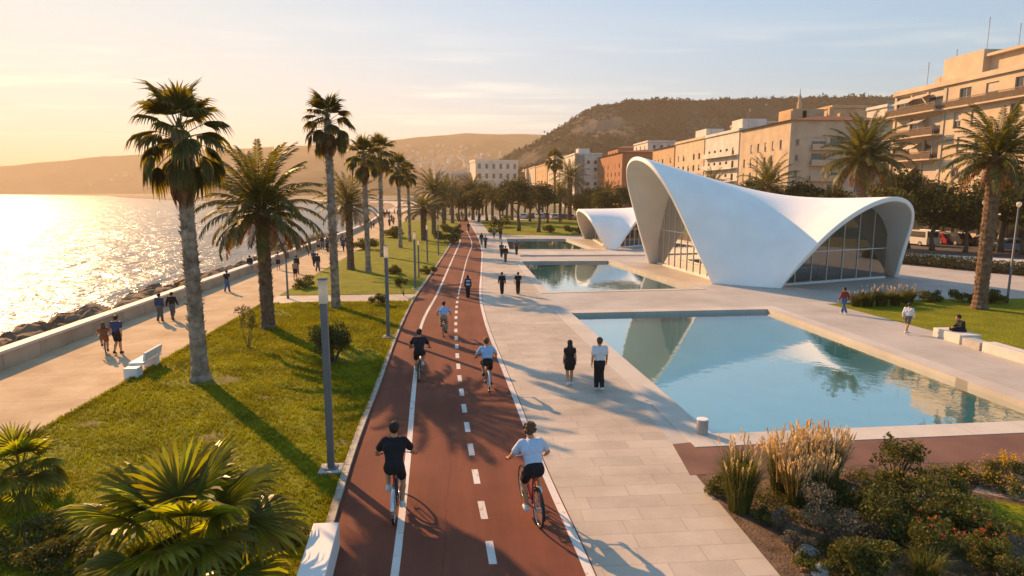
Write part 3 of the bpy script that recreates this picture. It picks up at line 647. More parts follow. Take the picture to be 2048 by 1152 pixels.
def fan_palm(name_label, h, r_crown, seed, lean=0.2, trunk_r=0.24, skirt=0.9, nleaf=38, group=None, bark=None, nseg=20, foot=1.45):
    r = random.Random(seed)
    root = thing('fan_palm', name_label, 'palm tree', (0, 0, 0), 0, group)
    top = Vector((r.uniform(-.3, .3) * lean * 2, r.uniform(-.3, .3) * lean * 2, h))
    mb = MB(); n = max(14, int(h / 0.16)); pts = []; rad = []
    for i in range(n + 1):
        t = i / n; p = Vector((top.x * t * t, top.y * t * t, h * t))
        rr = trunk_r * (1 + (foot - 1) * math.exp(-t * h / 0.45)) * (1 - 0.22 * t) * (1 + (0.055 if i % 2 else -0.03)) * r.uniform(.97, 1.03)
        pts.append(p); rad.append(rr)
    mb.tube(pts, rad, 12)
    # leaf-base stubs up the stem
    for i in range(int(h * 34)):
        t = 0.16 + 0.84 * r.random() ** 0.8; a = r.uniform(0, 2 * PI); rr = trunk_r * (1 - .22 * t)
        p = Vector((top.x * t * t, top.y * t * t, h * t)) + Vector((math.cos(a), math.sin(a), 0)) * rr * .92
        o = Vector((math.cos(a), math.sin(a), 0)); L_ = r.uniform(.07, .15) * (trunk_r / .24)
        s_ = Vector((-o.y, o.x, 0)) * .045
        q = p + o * L_ + Vector((0, 0, L_ * r.uniform(.3, 1.1)))
        mb.add([p - s_, p + s_, q, p + Vector((0, 0, -.07))], [(0, 1, 2), (1, 3, 2), (3, 0, 2)])
    mb.build('trunk', bark or M_bark_fan, root, smooth=False)
    if skirt > 0:
        mb = MB()
        for i in range(150):
            a = r.uniform(0, 2 * PI); o = Vector((math.cos(a), math.sin(a), 0)); s_ = Vector((-o.y, o.x, 0)); z = h - .75 - r.uniform(0, .35) * skirt
            ln = skirt * r.uniform(.6, 1.15); b0 = top * (z / h) ** 2; b0.z = z
            rr = trunk_r * .8
            strip(mb, [b0 + o * rr, b0 + o * (rr + .17) + Vector((0, 0, -.16 * ln)), b0 + o * (rr + .2 * r.uniform(.6, 1.2)) + Vector((0, 0, -.6 * ln)), b0 + o * (rr + .06 * r.random()) + Vector((0, 0, -ln))],
                  [.05, .085, .075, .012], s_.lerp(o, r.uniform(-.3, .3)).normalized())
        mb.build('dead_skirt', M_dead, root)
    mb = MB(); c = top + Vector((0, 0, -.15))
    for i in range(nleaf):
        t = (i + .5) / nleaf
        el = R(86) - R(112) * t ** 0.9 + R(r.uniform(-9, 9)); az = i * 2.39996 + r.uniform(-.35, .35)
        pet = r_crown * (.50 + .16 * r.random()) * (.60 + .40 * t); bl = r_crown * (.50 + .12 * r.random()) * (1.0 + .12 * (1 - t))
        fan_leaf(mb, c + Vector((0, 0, .25 - .75 * t)), az, el, pet, bl, r, nseg, 0.06 + .85 * t, R(56), 1.05, shag=.17)
    mb.tube([c + Vector((0, 0, -.5)), c + Vector((0, 0, .1)), c + Vector((0, 0, .6))], [trunk_r * .8, trunk_r * .7, .03], 8)
    mb.build('crown', M_fan, root)
    return root
def frond(mb, base, az, el, length, r, curve=1.3, nl=34, leaf=0.42, mi=0, rw=0.028, vee=0.5, width=0.026):
    h = Vector((math.cos(az), math.sin(az), 0)); up = Vector((0, 0, 1)); side = Vector((-math.sin(az), math.cos(az), 0))
    n = 12; p = base.copy(); e = el; pts = []; dirs = []
    tw = r.uniform(-.4, .4)
    for k in range(n + 1):
        d = h * math.cos(e) + up * math.sin(e); pts.append(p.copy()); dirs.append(d)
        p = p + d * (length / n) + side * tw * .004 * length * k / n; e -= curve / n * (0.4 + 1.2 * k / n)
    mb.tube(pts, [rw * (1 - .9 * k / n) + .003 for k in range(n + 1)], 3, mi, caps=False)
    for k in range(nl):
        t = .13 + .87 * k / (nl - 1); f = t * n; i = min(n - 1, int(f)); q = pts[i].lerp(pts[i + 1], f - i); d = dirs[i]
        nn = side.cross(d).normalized()
        ll = leaf * (math.sin(PI * min(1, .22 + .68 * t)) ** .7) * r.uniform(.85, 1.1)
        for s in (-1, 1):
            ld = (side * s * (1.0 - .35 * t) + d * (.55 + .5 * t) + nn * vee * r.uniform(.4, 1.2)).normalized()
            tip = q + ld * ll + Vector((0, 0, -ll * .22 * r.random()))
            m_ = q + ld * ll * .5
            w = (d - ld * d.dot(ld)).normalized() * width
            mb.add([q - w * .5, q + w * .5, m_ + w, tip, m_ - w], [(0, 1, 2, 4), (4, 2, 3)], mi)
def date_palm(label, h, r_crown, seed, trunk_r=0.30, nfr=52, nl=34, group=None, dry=10, name='date_palm'):
    r = random.Random(seed); root = thing(name, label, 'palm tree', (0, 0, 0), 0, group)
    mb = MB(); n = max(12, int(h / 0.14)); pts = []; rad = []
    for i in range(n + 1):
        t = i / n; pts.append(Vector((0, 0, h * t)))
        rad.append(trunk_r * (1 + .35 * math.exp(-t * h / .35) + (.35 * math.exp(-(1 - t) * h / .5))) * (1.05 if i % 2 else .95))
    mb.tube(pts, rad, 12)
    for i in range(int(h * 60)):
        t = r.random(); a = r.uniform(0, 2 * PI); o = Vector((math.cos(a), math.sin(a), 0)); rr = trunk_r * (1 + .3 * math.exp(-(1 - t) * h / .5)); p = Vector((0, 0, h * t)) + o * rr * .93
        s_ = Vector((-o.y, o.x, 0)) * .07; L_ = r.uniform(.05, .1)
        mb.add([p - s_, p + s_, p + o * L_ + Vector((0, 0, .09)), p + Vector((0, 0, -.09))], [(0, 1, 2), (1, 3, 2), (3, 0, 2)])
    mb.build('trunk', M_bark_date, root)
    mb = MB(); c = Vector((0, 0, h))
    for i in range(nfr):
        t = (i + .5) / nfr; el = R(86) - R(100) * t ** 1.05 + R(r.uniform(-5, 5)); az = i * 2.39996 + r.uniform(-.2, .2)
        frond(mb, c + Vector((0, 0, .15 - .4 * t)) + Vector((math.cos(az), math.sin(az), 0)) * .1, az, el, r_crown * r.uniform(.98, 1.15) * (1.05 - .1 * t), r, 0.75 + .75 * t + r.uniform(0, .25), nl, r_crown * .19, width=.0095 * r_crown)
    mb.build('crown', M_date, root)
    if dry:
        mb = MB()
        for i in range(dry):
            az = i * 2 * PI / dry + r.uniform(-.2, .2)
            frond(mb, c + Vector((0, 0, -.35)) + Vector((math.cos(az), math.sin(az), 0)) * trunk_r * .8, az, R(-18 + r.uniform(-14, 10)), r_crown * r.uniform(.72, .9), r, 1.15, max(14, nl - 8), r_crown * .15, width=.009 * r_crown)
        mb.build('dry_fronds', M_dead, root)
    return root
def leaf_cloud(mb, blobs, n, size, r, flat=0.0, mi=0):
    """leaf-clump faces spread through ellipsoids (centre, radii)"""
    tot = sum(b[1][0] * b[1][1] * b[1][2] for b in blobs) or 1
    for c, rad in blobs:
        k = max(4, int(n * rad[0] * rad[1] * rad[2] / tot)); c = Vector(c)
        for _ in range(k):
            d = rnd_unit(r) * (r.random() ** 0.38); p = c + Vector((d.x * rad[0], d.y * rad[1], d.z * rad[2]))
            nrm = (rnd_unit(r) + d * .6 + Vector((0, 0, flat))).normalized(); a = nrm.orthogonal().normalized(); b2 = nrm.cross(a)
            th = r.uniform(0, 2 * PI); a, b2 = a * math.cos(th) + b2 * math.sin(th), b2 * math.cos(th) - a * math.sin(th)
            s = size * r.uniform(.6, 1.35)
            mb.add([p - a * s, p + b2 * s * .45, p + a * s, p - b2 * s * .45], [(0, 1, 2, 3)], mi)
def tree(label, h, crown_r, crown_h, seed, kind='pine_tree', m=None, n=2600, leaf=0.22, nb=16, cat='tree', group=None, trunk_r=0.2, z_low=0.45, limbs=7, bark=None):
    r = random.Random(seed); root = thing(kind, label, cat, (0, 0, 0), 0, group)
    zc = h - crown_h / 2; blobs = []
    for i in range(nb):
        d = rnd_unit(r) * r.uniform(.45, .95)
        rr = r.uniform(.28, .48)
        blobs.append(((d.x * crown_r * .85, d.y * crown_r * .85, zc + d.z * crown_h * .40), (crown_r * rr, crown_r * rr, min(crown_h * rr, crown_r * rr) * .8)))
    mb = MB(); k = 7; pts = [Vector((0.12 * h * .1 * math.sin(i * 1.3 + seed), .1 * h * .1 * math.cos(i * 1.1 + seed), (zc) * i / k)) for i in range(k + 1)]
    mb.tube(pts, [trunk_r * (1.35 if i == 0 else 1 - .55 * i / k) for i in range(k + 1)], 8)
    for i in range(limbs):
        b0 = pts[k - 1 - (i % 4)]; t = Vector(blobs[i % nb][0]); mid_ = b0.lerp(t, .5) + Vector((0, 0, -.08 * h * r.random()))
        mb.tube([b0, mid_, t], [trunk_r * .5, trunk_r * .32, trunk_r * .1], 6, caps=False)
    mb.build('trunk', bark or M_bark, root, smooth=True)
    mb = MB(); leaf_cloud(mb, blobs, n, leaf, r); mb.build('crown', m or M_pine, root)
    return root
def shrub(label, rad, h, seed, name='shrub', m=None, n=1500, leaf=0.06, stems=7, nb=12, low=0.25, cat='shrub', group=None, stem_m=None, blooms=()):
    r = random.Random(seed); root = thing(name, label, cat, (0, 0, 0), 0, group); blobs = []
    for i in range(nb):
        a = r.uniform(0, 2 * PI); q = rad * math.sqrt(r.random()) * .78; zz = h * (low + (1 - low) * r.uniform(.15, .88) * (1 - .35 * (q / rad) ** 2)); rr = r.uniform(.25, .42)
        blobs.append(((q * math.cos(a), q * math.sin(a), zz), (rad * rr, rad * rr, h * rr * .6)))
    mb = MB()
    for i in range(stems):
        t = Vector(blobs[i % nb][0]); a = r.uniform(0, 2 * PI); b0 = Vector((math.cos(a) * rad * .1, math.sin(a) * rad * .1, 0))
        mb.tube([b0, b0.lerp(t, .5) + rnd_unit(r) * .06 * rad, t], [.028 * rad + .006, .02 * rad + .005, .006], 5, caps=False)
    mb.build('stems', stem_m or M_bark, root)
    mb = MB(); leaf_cloud(mb, blobs, n, leaf, r)
    for b_ in blooms: leaf_cloud(mb, [b_], 7, .02, r, mi=1)
    mb.build('foliage', m or M_bush, root)
    return root
def grass_clump(label, rad, h, seed, n=420, plumes=0, m=None, pm=None, name='ornamental_grass', ph=1.35, cat='ornamental grass', group=None, w=.008):
    r = random.Random(seed); root = thing(name, label, cat, (0, 0, 0), 0, group); mb = MB()
    for i in range(n):
        a = r.uniform(0, 2 * PI); q = rad * .35 * math.sqrt(r.random()); b0 = Vector((q * math.cos(a), q * math.sin(a), 0))
        a2 = a + r.uniform(-.7, .7); o = Vector((math.cos(a2), math.sin(a2), 0)); L_ = h * r.uniform(.6, 1.1); sp = rad * r.uniform(.2, 1.0)
        pts = [b0, b0 + o * sp * .18 + Vector((0, 0, L_ * .45)), b0 + o * sp * .5 + Vector((0, 0, L_ * .82)), b0 + o * sp * r.uniform(.85, 1.1) + Vector((0, 0, L_ * r.uniform(.78, 1.0)))]
        strip(mb, pts, [w, w, w * .7, w * .1], Vector((-o.y, o.x, 0)))
    mb.build('blades', m or M_blade, root)
    if plumes:
        mb = MB()
        for i in range(plumes):
            a = r.uniform(0, 2 * PI); q = rad * .5 * math.sqrt(r.random()); b0 = Vector((q * math.cos(a), q * math.sin(a), h * .3)); o = Vector((math.cos(a), math.sin(a), 0))
            L_ = h * ph * r.uniform(.72, 1.08); t = b0 + o * rad * r.uniform(.1, .5) + Vector((0, 0, L_ - h * .3)); d = (t - b0).normalized()
            mb.tube([b0, b0.lerp(t, .5), t], [.004, .003, .002], 3, caps=False)
            hl = r.uniform(.22, .38) * h * .6
            for k in range(16):
                f = k / 16; p = t - d * hl * (1 - f); rr = .035 * math.sin(PI * (.15 + .8 * f)); e = rnd_unit(r); s_ = (e - d * e.dot(d)).normalized()
                q2 = p + s_ * rr + d * .07; w_ = d.cross(s_) * .008
                mb.add([p - w_, p + w_, q2 + w_, q2 - w_], [(0, 1, 2, 3)])
        mb.build('plumes', pm or M_straw, root)
    return root
def set_at(o, loc, rz=0.0, s=None):
    o.location = loc; o.rotation_euler = (0, 0, rz)
    if s: o.scale = (s, s, s)
    return o
def H_of(base_px, top_y): # height of something standing at a ground pixel
    b = P(*base_px); D = depth(b); return PD(base_px[0], top_y, D).z

# --- palms along the left lawn
def place_palm(o, base, rz=0.0): return set_at(o, P(*base), rz)
hh = H_of((402, 766), 262); place_palm(fan_palm('tallest fan palm nearest the camera, shaggy brown skirt and rough stubbly trunk, on the lawn', hh, 1.95, 3, trunk_r=.27, skirt=1.35, nleaf=33), (402, 764), .4)
hh = H_of((672, 618), 240); place_palm(fan_palm('tall slim fan palm standing behind the first lamp post on the lawn', hh, 1.75, 11, trunk_r=.25, skirt=.9, nleaf=33, foot=1.3), (672, 618), 1.2)
w3 = fan_palm('left one of the two overlapping fan palms in the middle distance', H_of((737, 547), 312), 1.95, 21, trunk_r=.22, skirt=1.2, nleaf=33, nseg=16); place_palm(w3, (737, 547), .3)
w4 = fan_palm('right one of the two overlapping fan palms in the middle distance', H_of((765, 515), 302), 2.1, 22, trunk_r=.24, skirt=1.3, nleaf=33, nseg=16); place_palm(w4, (765, 515), 2.0)
dup(w3, P(801, 497), 2.2, H_of((801, 497), 335) / H_of((737, 547), 312), 'fan palm with a bare trunk just beyond the overlapping pair')
dup(w4, P(820, 484), 4.0, H_of((820, 484), 345) / H_of((765, 515), 302), 'small far fan palm half hidden behind the one with the bare trunk')
place_palm(date_palm('big near date palm with arching fronds between promenade and lawn', H_of((537, 660), 420), 3.0, 31, trunk_r=.31, nfr=60, nl=40, dry=14), (537, 660), .2)
d2 = date_palm('short date palm right of the tall slim fan palm', H_of((702, 541), 408), 2.8, 32, trunk_r=.30, nfr=46, nl=26, dry=10); place_palm(d2, (702, 541), .9)
d3 = dup(d2, P(848, 482), 2.4, 1.0, 'low bushy date palm by the left edge of the bike path'); d3.scale = (1.35, 1.35, .78)
dup(d2, P(868, 470), 3.3, 1.2, 'date palm rising behind the low bushy one')
dup(d2, P(888, 462), 5.0, 1.12, 'date palm just left of where the bike path bends')
# --- palms on the right
place_palm(date_palm('date palm with thick ringed trunk on the right lawn, before the apartment block', H_of((1958, 618), 312), 2.75, 41, trunk_r=.36, nfr=58, nl=34, dry=12), (1958, 618), 0)
dp2 = date_palm('large round-crowned date palm directly behind the big pavilion', H_of((1712, 512), 318), 4.4, 42, trunk_r=.42, nfr=70, nl=34, dry=18); place_palm(dp2, (1712, 512), .5)
dup(d2, P(1530, 490), 1.0, 1.32, 'small date palm between the pavilion ridge and the long pale building')
dup(w3, P(1109, 436), 1.5, 1.18 * 1.35, 'lone tall palm in front of the grey and white tower block')
dup(d2, P(1139, 440), .4, 1.75, 'date palm left of the small pavilion, below the tower block')
# --- trees of the park and along the avenue
pine = tree('broad umbrella pine right of the bike path, trunk forked', 8.6, 4.4, 3.6, 51, n=3400, leaf=.20, trunk_r=.32)
set_at(pine, P(1037, 462)); pine.scale = (1, 1, 1)
dup(pine, P(1078, 464), 2.0, .93, 'umbrella pine standing close to the broad forked one')
oak = tree('rounded tree', 7.5, 3.4, 5.2, 52, 'broadleaf_tree', M_leaf, 3000, .24, 18, trunk_r=.25)
set_at(oak, P(1213, 450), 0, 1.0); oak['label'] = 'dark rounded tree just left of the big pavilion'
dup(oak, P(1180, 440), 1.4, 1.05, 'yellowish rounded tree behind the small pavilion')
dup(pine, P(1240, 446), 3.0, .9, 'dark pine half hidden behind the high end of the big pavilion')
AV = [(1500, 488, 1.0, 'p'), (1560, 492, .95, 'o'), (1605, 496, .95, 'p'), (1650, 500, 1.05, 'o'), (1690, 496, .95, 'o'), (1765, 504, 1.05, 'o'), (1812, 500, 1.1, 'p'), (1862, 504, 1.05, 'o'), (1930, 508, .95, 'o'), (2000, 508, 1.1, 'p'), (2045, 512, 1.15, 'o')]
for i, (x, y, s, k) in enumerate(AV):
    dup(pine if k == 'p' else oak, P(x, y - 3), i * 1.7, s * .95, 'dense dark tree in the avenue row between the big pavilion and the apartment blocks', 'avenue trees behind the big pavilion')
# far trees and palms where the path runs into the town
rr_ = random.Random(5)
FT = [(905, 447), (918, 443), (932, 441), (946, 440), (958, 444), (973, 442), (985, 447), (1000, 444), (1013, 449), (1024, 440), (1060, 443), (1095, 446), (1120, 443), (1158, 444), (1198, 442), (890, 440), (876, 438), (930, 432), (965, 431), (1005, 432), (1050, 433), (1085, 434), (1130, 434), (1170, 433), (1215, 434), (900, 430), (1260, 440), (1300, 440), (1340, 444), (1380, 446), (1420, 450), (1460, 456)]
for i, (x, y) in enumerate(FT):
    k = i % 3; src = (d2, oak, pine)[k]; s = (1.12, .95, .85)[k] * rr_.uniform(.85, 1.2)
    dup(src, P(x, y), i * 1.1, s, ('far date palm in the hazy belt of trees where the path reaches the town', 'far rounded tree in the hazy belt of trees where the path reaches the town', 'far flat-topped pine in the hazy belt of trees where the path reaches the town')[k], ('far palms of the town', 'far rounded trees of the town', 'far pines of the town')[k])
# --- shrubs on the lawn
set_at(shrub('large open shrub with several thin trunks behind the first lamp post', 1.05, 1.75, 61, m=M_bush, n=5200, leaf=.05, stems=12, nb=22, low=.34), P(665, 728))
set_at(shrub('thin young sapling with sparse leaves left of the date palm', .42, 1.75, 62, name='sapling', m=M_bush, n=330, leaf=.05, stems=4, nb=8, low=.5, cat='young tree'), P(498, 697))
set_at(shrub('wispy little bush at the promenade edge behind the sapling', .5, 1.0, 63, n=300, leaf=.05, stems=5, nb=8, low=.4), P(484, 650))
set_at(shrub('small round bush beside the cross path', .55, .9, 64, n=1100, leaf=.055, nb=10, low=.15), P(755, 614))
sm_ = shrub('small standard bush with a single stem beyond the cross path', .55, 1.2, 65, n=900, leaf=.06, stems=3, nb=9, low=.55); set_at(sm_, P(807, 592))
low = shrub('dark low bush at the promenade side of the far lawn', 1.0, .95, 66, n=1500, leaf=.08, nb=12, low=.1); set_at(low, P(607, 577))
for (x, y, s, l) in ((790, 549, .9, 'low dark bush in front of the second pair of palms'), (858, 548, .8, 'low dark bush by the kerb of the bike path'), (733, 500, 1.6, 'rounded bush at the foot of the overlapping palms'), (790, 476, 2.0, 'rounded bush by the promenade far along the lawn'), (895, 486, 1.8, 'bush at the kerb where the bike path starts to bend'), (905, 470, 2.0, 'tall bush at the kerb just before the bend'), (1000, 455, 2.6, 'clipped round bush on the park lawn left of the pines'), (1100, 465, 1.5, 'low bush on the park lawn under the pines'), (990, 467, 1.2, 'low bush at the walkway side of the park lawn'), (1148, 468, 1.6, 'low bush in front of the small pavilion')):
    dup(low, P(x, y), x * .1, s, l)
# --- foreground fan palms
def low_fan(label, h, rc, seed, nleaf, nseg=34, trunk=.3):
    r = random.Random(seed); root = thing('fan_palm', label, 'palm plant', (0, 0, 0))
    mb = MB(); mb.tube([(0, 0, 0), (0, 0, trunk * .5), (0.03, 0, trunk)], [.2, .19, .15], 10)
    for i in range(90):
        a = r.uniform(0, 2 * PI); o = Vector((math.cos(a), math.sin(a), 0)); z = r.uniform(.02, trunk); p = o * .18 + Vector((0, 0, z)); s_ = Vector((-o.y, o.x, 0)) * .03
        mb.add([p - s_, p + s_, p + o * r.uniform(.08, .2) + Vector((0, 0, r.uniform(.02, .2)))], [(0, 1, 2)])
    mb.build('trunk', M_bark_date, root); mb = MB()
    for i in range(nleaf):
        t = (i + .5) / nleaf; el = R(84) - R(88) * t ** 1.1 + R(r.uniform(-7, 7)); az = i * 2.39996 + r.uniform(-.2, .2)
        fan_leaf(mb, Vector((0, 0, trunk * .9)), az, el, rc * r.uniform(.5, .66), rc * r.uniform(.5, .6), r, nseg, .3 + .55 * t, R(96), 0.8)
    mb.build('leaves', M_fan_fg, root); return root
M_fan_fg = mat('glossy_fan_leaf', (0.125, 0.14, 0.018), 0.36, 0.3, 2.2, trans=0.6, island=0.35, spec=0.4, tcol=(2.7, 2.5, 0.3))
fg = low_fan('huge glossy fan palm in the bottom left foreground with drooping leaf tips', 1.5, 2.1, 71, 25); set_at(fg, P(372, 1158), 1.9)
fg2 = low_fan('dark shaggy fan palm with a short trunk at the left edge', 1.5, 1.05, 72, 24, 26, .75); set_at(fg2, P(48, 1008), .3)
set_at(shrub('dark undergrowth bush in the bottom left corner', 1.0, .7, 73, n=2600, leaf=.045, nb=14, low=.05), P(60, 1110))
set_at(shrub('leafy bush between the left corner and the huge fan palm', .6, .5, 74, n=1500, leaf=.04, nb=10, low=.05), P(130, 1140))
set_at(shrub('little flowering bush beside the white block', .42, .42, 75, n=1200, leaf=.035, nb=9, low=.05), P(575, 1085))
# --- garden bed on the right
def g_at(o, px, rz=0.0, s=None): p = P(*px); p.z = 0.016; return set_at(o, p, rz, s)
g_at(grass_clump('tall dense green ornamental grass at the walkway corner of the bed', .62, 1.35, 81, 900, 26, ph=1.2), (1478, 1022))
g1_ = grass_clump('golden plumed ornamental grass at the back of the bed', .62, 1.25, 82, 560, 120, ph=1.24); g_at(g1_, (1560, 985), 0, .88)
for (x, y, s, l) in ((1612, 965, .86, 'golden plumed grass in the middle of the plumed row'), (1660, 960, .8, 'golden plumed grass at the right end of the plumed row'), (1590, 1010, .72, 'shorter plumed grass in front of the plumed row'), (1640, 1000, .7, 'low straw-coloured grass behind the grey bush')):
    c = dup(g1_, (0, 0, 0), x, s, l); c.location = P(x, y) + Vector((0, 0, .016))
g_at(shrub('upright shrub with loose airy branches before the red side path', .62, 1.25, 83, n=1100, leaf=.05, stems=10, nb=16, low=.35), (1790, 965))
g_at(shrub('sprawling grey-green bush in the middle of the bed', .75, 1.0, 84, m=M_grey, n=3800, leaf=.028, nb=16, low=.1), (1660, 1072))
g_at(shrub('big dark green bush in the heart of the bed', .95, .95, 85, m=M_bush, n=4200, leaf=.04, nb=18, low=.08), (1770, 1062))
g_at(shrub('broad bushy mound with rough leaves right of the dark bush', .95, .7, 86, m=M_bush, n=3800, leaf=.04, nb=16, low=.08), (1880, 1040))
g_at(shrub('silvery grey cushion plant near the walkway', .34, .45, 87, name='cushion_plant', m=M_grey, n=1600, leaf=.02, nb=10, low=.1), (1560, 1062))
g_at(shrub('silvery cushion plant in front of the small pale rock', .32, .4, 88, name='cushion_plant', m=M_grey, n=1500, leaf=.02, nb=10, low=.1), (1590, 1105))
g_at(shrub('silvery upright plant at the foot of the big dark bush', .3, .5, 89, name='cushion_plant', m=M_grey, n=900, leaf=.025, nb=10, low=.1), (1750, 1090))
g_at(shrub('round glossy green bush at the front of the bed', .62, .72, 90, m=M_bush, n=4200, leaf=.036, nb=16, low=.05), (1720, 1150))
def flower_bush(label, rad, h, seed, n=900, fl=40, fm=None):
    r = random.Random(seed + 1); ex = []
    for i in range(fl):
        a = r.uniform(0, 2 * PI); q = rad * math.sqrt(r.random()) * .9; ex.append((Vector((q * math.cos(a), q * math.sin(a), h * r.uniform(.7, 1.05))), (.03, .03, .025)))
    return shrub(label, rad, h, seed, name='flowering_shrub', m=[M_bush, fm or M_redfl], n=n, leaf=.032, nb=12, low=.15, cat='flowering shrub', blooms=ex)
g_at(flower_bush('flowering bush with red blooms at the front of the bed', .45, .95, 91, 1500, 16), (1868, 1140))
g_at(flower_bush('red-flowered bush further right in the bed', .42, .8, 92, 1400, 10), (1960, 1135))
g_at(flower_bush('pale bush with small white and red flowers in the bottom right corner', .6, .6, 93, 2600, 10, M_redfl), (2010, 1165))
g_at(grass_clump('low arching grass tuft at the bottom edge of the bed', .42, .6, 94, 300, 0), (1850, 1165))
g_at(flower_bush('yellow-flowered low hedge plant along the back of the bed', .6, .5, 95, 1600, 40, M_yellow), (1800, 990))
fb = flower_bush('yellow-flowered plant at the edge of the small garden lawn', .62, .5, 96, 1600, 44, M_yellow); g_at(fb, (1880, 988))
for (x, y, s, l) in ((1945, 968, .8, 'yellow-flowered plant beside the gravel strip'), (2010, 990, .85, 'leafy border plant between gravel and garden lawn'), (1990, 946, .7, 'low border plant along the red side path'), (2040, 950, .8, 'low border plant at the right end of the red side path')):
    c = dup(fb, P(x, y) + Vector((0, 0, .016)), x, s, l)
g_at(shrub('tiny yellow-leaved sapling by the gravel strip', .2, .85, 97, name='sapling', m=M_yellow, n=130, leaf=.035, stems=3, nb=6, low=.55, cat='young tree'), (2008, 968))
for (x, y, s, l) in ((1432, 985, .5, 'low green tuft at the corner of bed and walkway'), (1530, 1045, .4, 'small dry tuft among the soil by the walkway'), (1625, 1140, .45, 'low dry plant near the bottom of the bed'), (1700, 1020, .8, 'grassy clump behind the grey-green bush'), (1830, 1090, .9, 'dark leafy plant below the rough mound'), (1930, 1085, .9, 'dark leafy plant at the edge of the garden lawn')):
    c = dup(low, P(x, y) + Vector((0, 0, .016)), x, s * .75, l)
# low leafy cover between the shrubs of the bed
mb = MB(); r_ = random.Random(44); bed = [P(1470, 990), P(1700, 950), P(2048, 935), P(2300, 960), P(2300, 1250), P(1700, 1250), P(1590, 1110)]
def in_poly(p, poly):
    c = False; n = len(poly)
    for i in range(n):
        a, b = poly[i], poly[i - 1]
        if (a.y > p[1]) != (b.y > p[1]) and p[0] < (b.x - a.x) * (p[1] - a.y) / (b.y - a.y) + a.x: c = not c
    return c
xs_ = [p.x for p in bed]; ys_ = [p.y for p in bed]; gl = [P(1900, 985), P(2300, 1045), P(2300, 1112), P(1900, 1022)]; gv = [P(1940, 942), P(2300, 940), P(2300, 1042), P(1940, 986)]
for _ in range(1300):
    x, y = r_.uniform(min(xs_), max(xs_)), r_.uniform(min(ys_), max(ys_))
    if not in_poly((x, y), bed) or in_poly((x, y), gl) or in_poly((x, y), gv) or noise.noise((x * .9, y * .9, 8)) < -.3: continue
    s = r_.uniform(.10, .26); leaf_cloud(mb, [((x, y, .03 + s * .4), (s, s, s * .6))], 34, .030, r_)
tag(mb.build('ground_cover', M_bush), kind='stuff')
def rock_mesh(seed, sx, sy, sz, n=3):
    import bmesh
    bm = bmesh.new(); bmesh.ops.create_icosphere(bm, subdivisions=n, radius=1)
    for v in bm.verts:
        q = v.co * 1.1 + Vector((seed * 3.7, seed * 1.3, 0)); k = 1 + .42 * noise.noise(q) + .18 * noise.noise(q * 2.7) + .07 * noise.noise(q * 6)
        c = v.co * k
        for ax in (Vector((.6, .3, .74)), Vector((-.5, .7, .5)), Vector((.2, -.9, .35)), Vector((-.8, -.3, .5))):
            dd = c.dot(ax.normalized()); lim = .74
            if dd > lim: c -= ax.normalized() * (dd - lim) * .75
        v.co = Vector((c.x * sx, c.y * sy, c.z * sz))
    me = bpy.data.meshes.new('boulder'); bm.to_mesh(me); bm.free(); return me
M_rock = mat('shore_rock', (0.20, 0.125, 0.072), 0.9, 0.4, 1.6, 0.9, 5, obj_rand=.3)
M_palerock = mat('pale_garden_rock', (0.40, 0.37, 0.34), 0.85, 0.2, 4.0, 0.5, 12)
me = rock_mesh(3, .22, .16, .14); me.materials.append(M_palerock); o = bpy.data.objects.new('garden_rock', me); COL.objects.link(o); o.location = P(1613, 1108) + Vector((0, 0, .05)); tag(o, 'small pale rock in front of the silvery cushion plant', 'rock')
me = rock_mesh(4, .16, .12, .2); me.materials.append(M_palerock); o = bpy.data.objects.new('garden_rock', me); COL.objects.link(o); o.location = P(1640, 1150) + Vector((0, 0, .05)); tag(o, 'upright grey stone at the bottom edge of the bed', 'rock')
# --- right lawn border
og = grass_clump('ornamental grass in the border at the upper edge of the right lawn', .8, 1.0, 98, 520, 12, ph=1.2, w=.014)
for i, (x, y, s) in enumerate(((1712, 613, .8), (1735, 613, .95), (1762, 612, 1.0), (1790, 611, .9), (1815, 607, .95))):
    g = og if i == 0 else dup(og, (0, 0, 0)); set_at(g, P(x, y), i * 1.3, s); tag(g, ('leftmost', 'second', 'middle', 'fourth', 'rightmost')[i] + ' ornamental grass in the border along the upper edge of the right lawn', group='border grasses of the right lawn')
for x, y, l in ((1862, 604, 'low leafy bush at the end of the border grasses'), (1930, 605, 'low bush just left of the palm on the right lawn'), (1985, 605, 'low bush just right of the palm on the right lawn')): dup(low, P(x, y), x, .85, l)
# hedge between plaza and road
hd = thing('clipped_hedge', 'long dark clipped hedge between the plaza and the road', 'hedge', (0, 0, 0)); mb = MB(); r_ = random.Random(4); ha, hb = P(1795, 527), P(2300, 576)
bl = []
for i in range(46):
    p = ha.lerp(hb, i / 45); bl.append(((p.x + r_.uniform(-.2, .2), p.y, .6), (.85, .75, .62)))
leaf_cloud(mb, bl, 9000, .10, r_); mb.build('foliage', M_pine, hd)
mb = MB(); mb.tube([ha + Vector((0, 0, .4)), hb + Vector((0, 0, .4))], .35, 8); mb.build('stems', M_bark, hd)
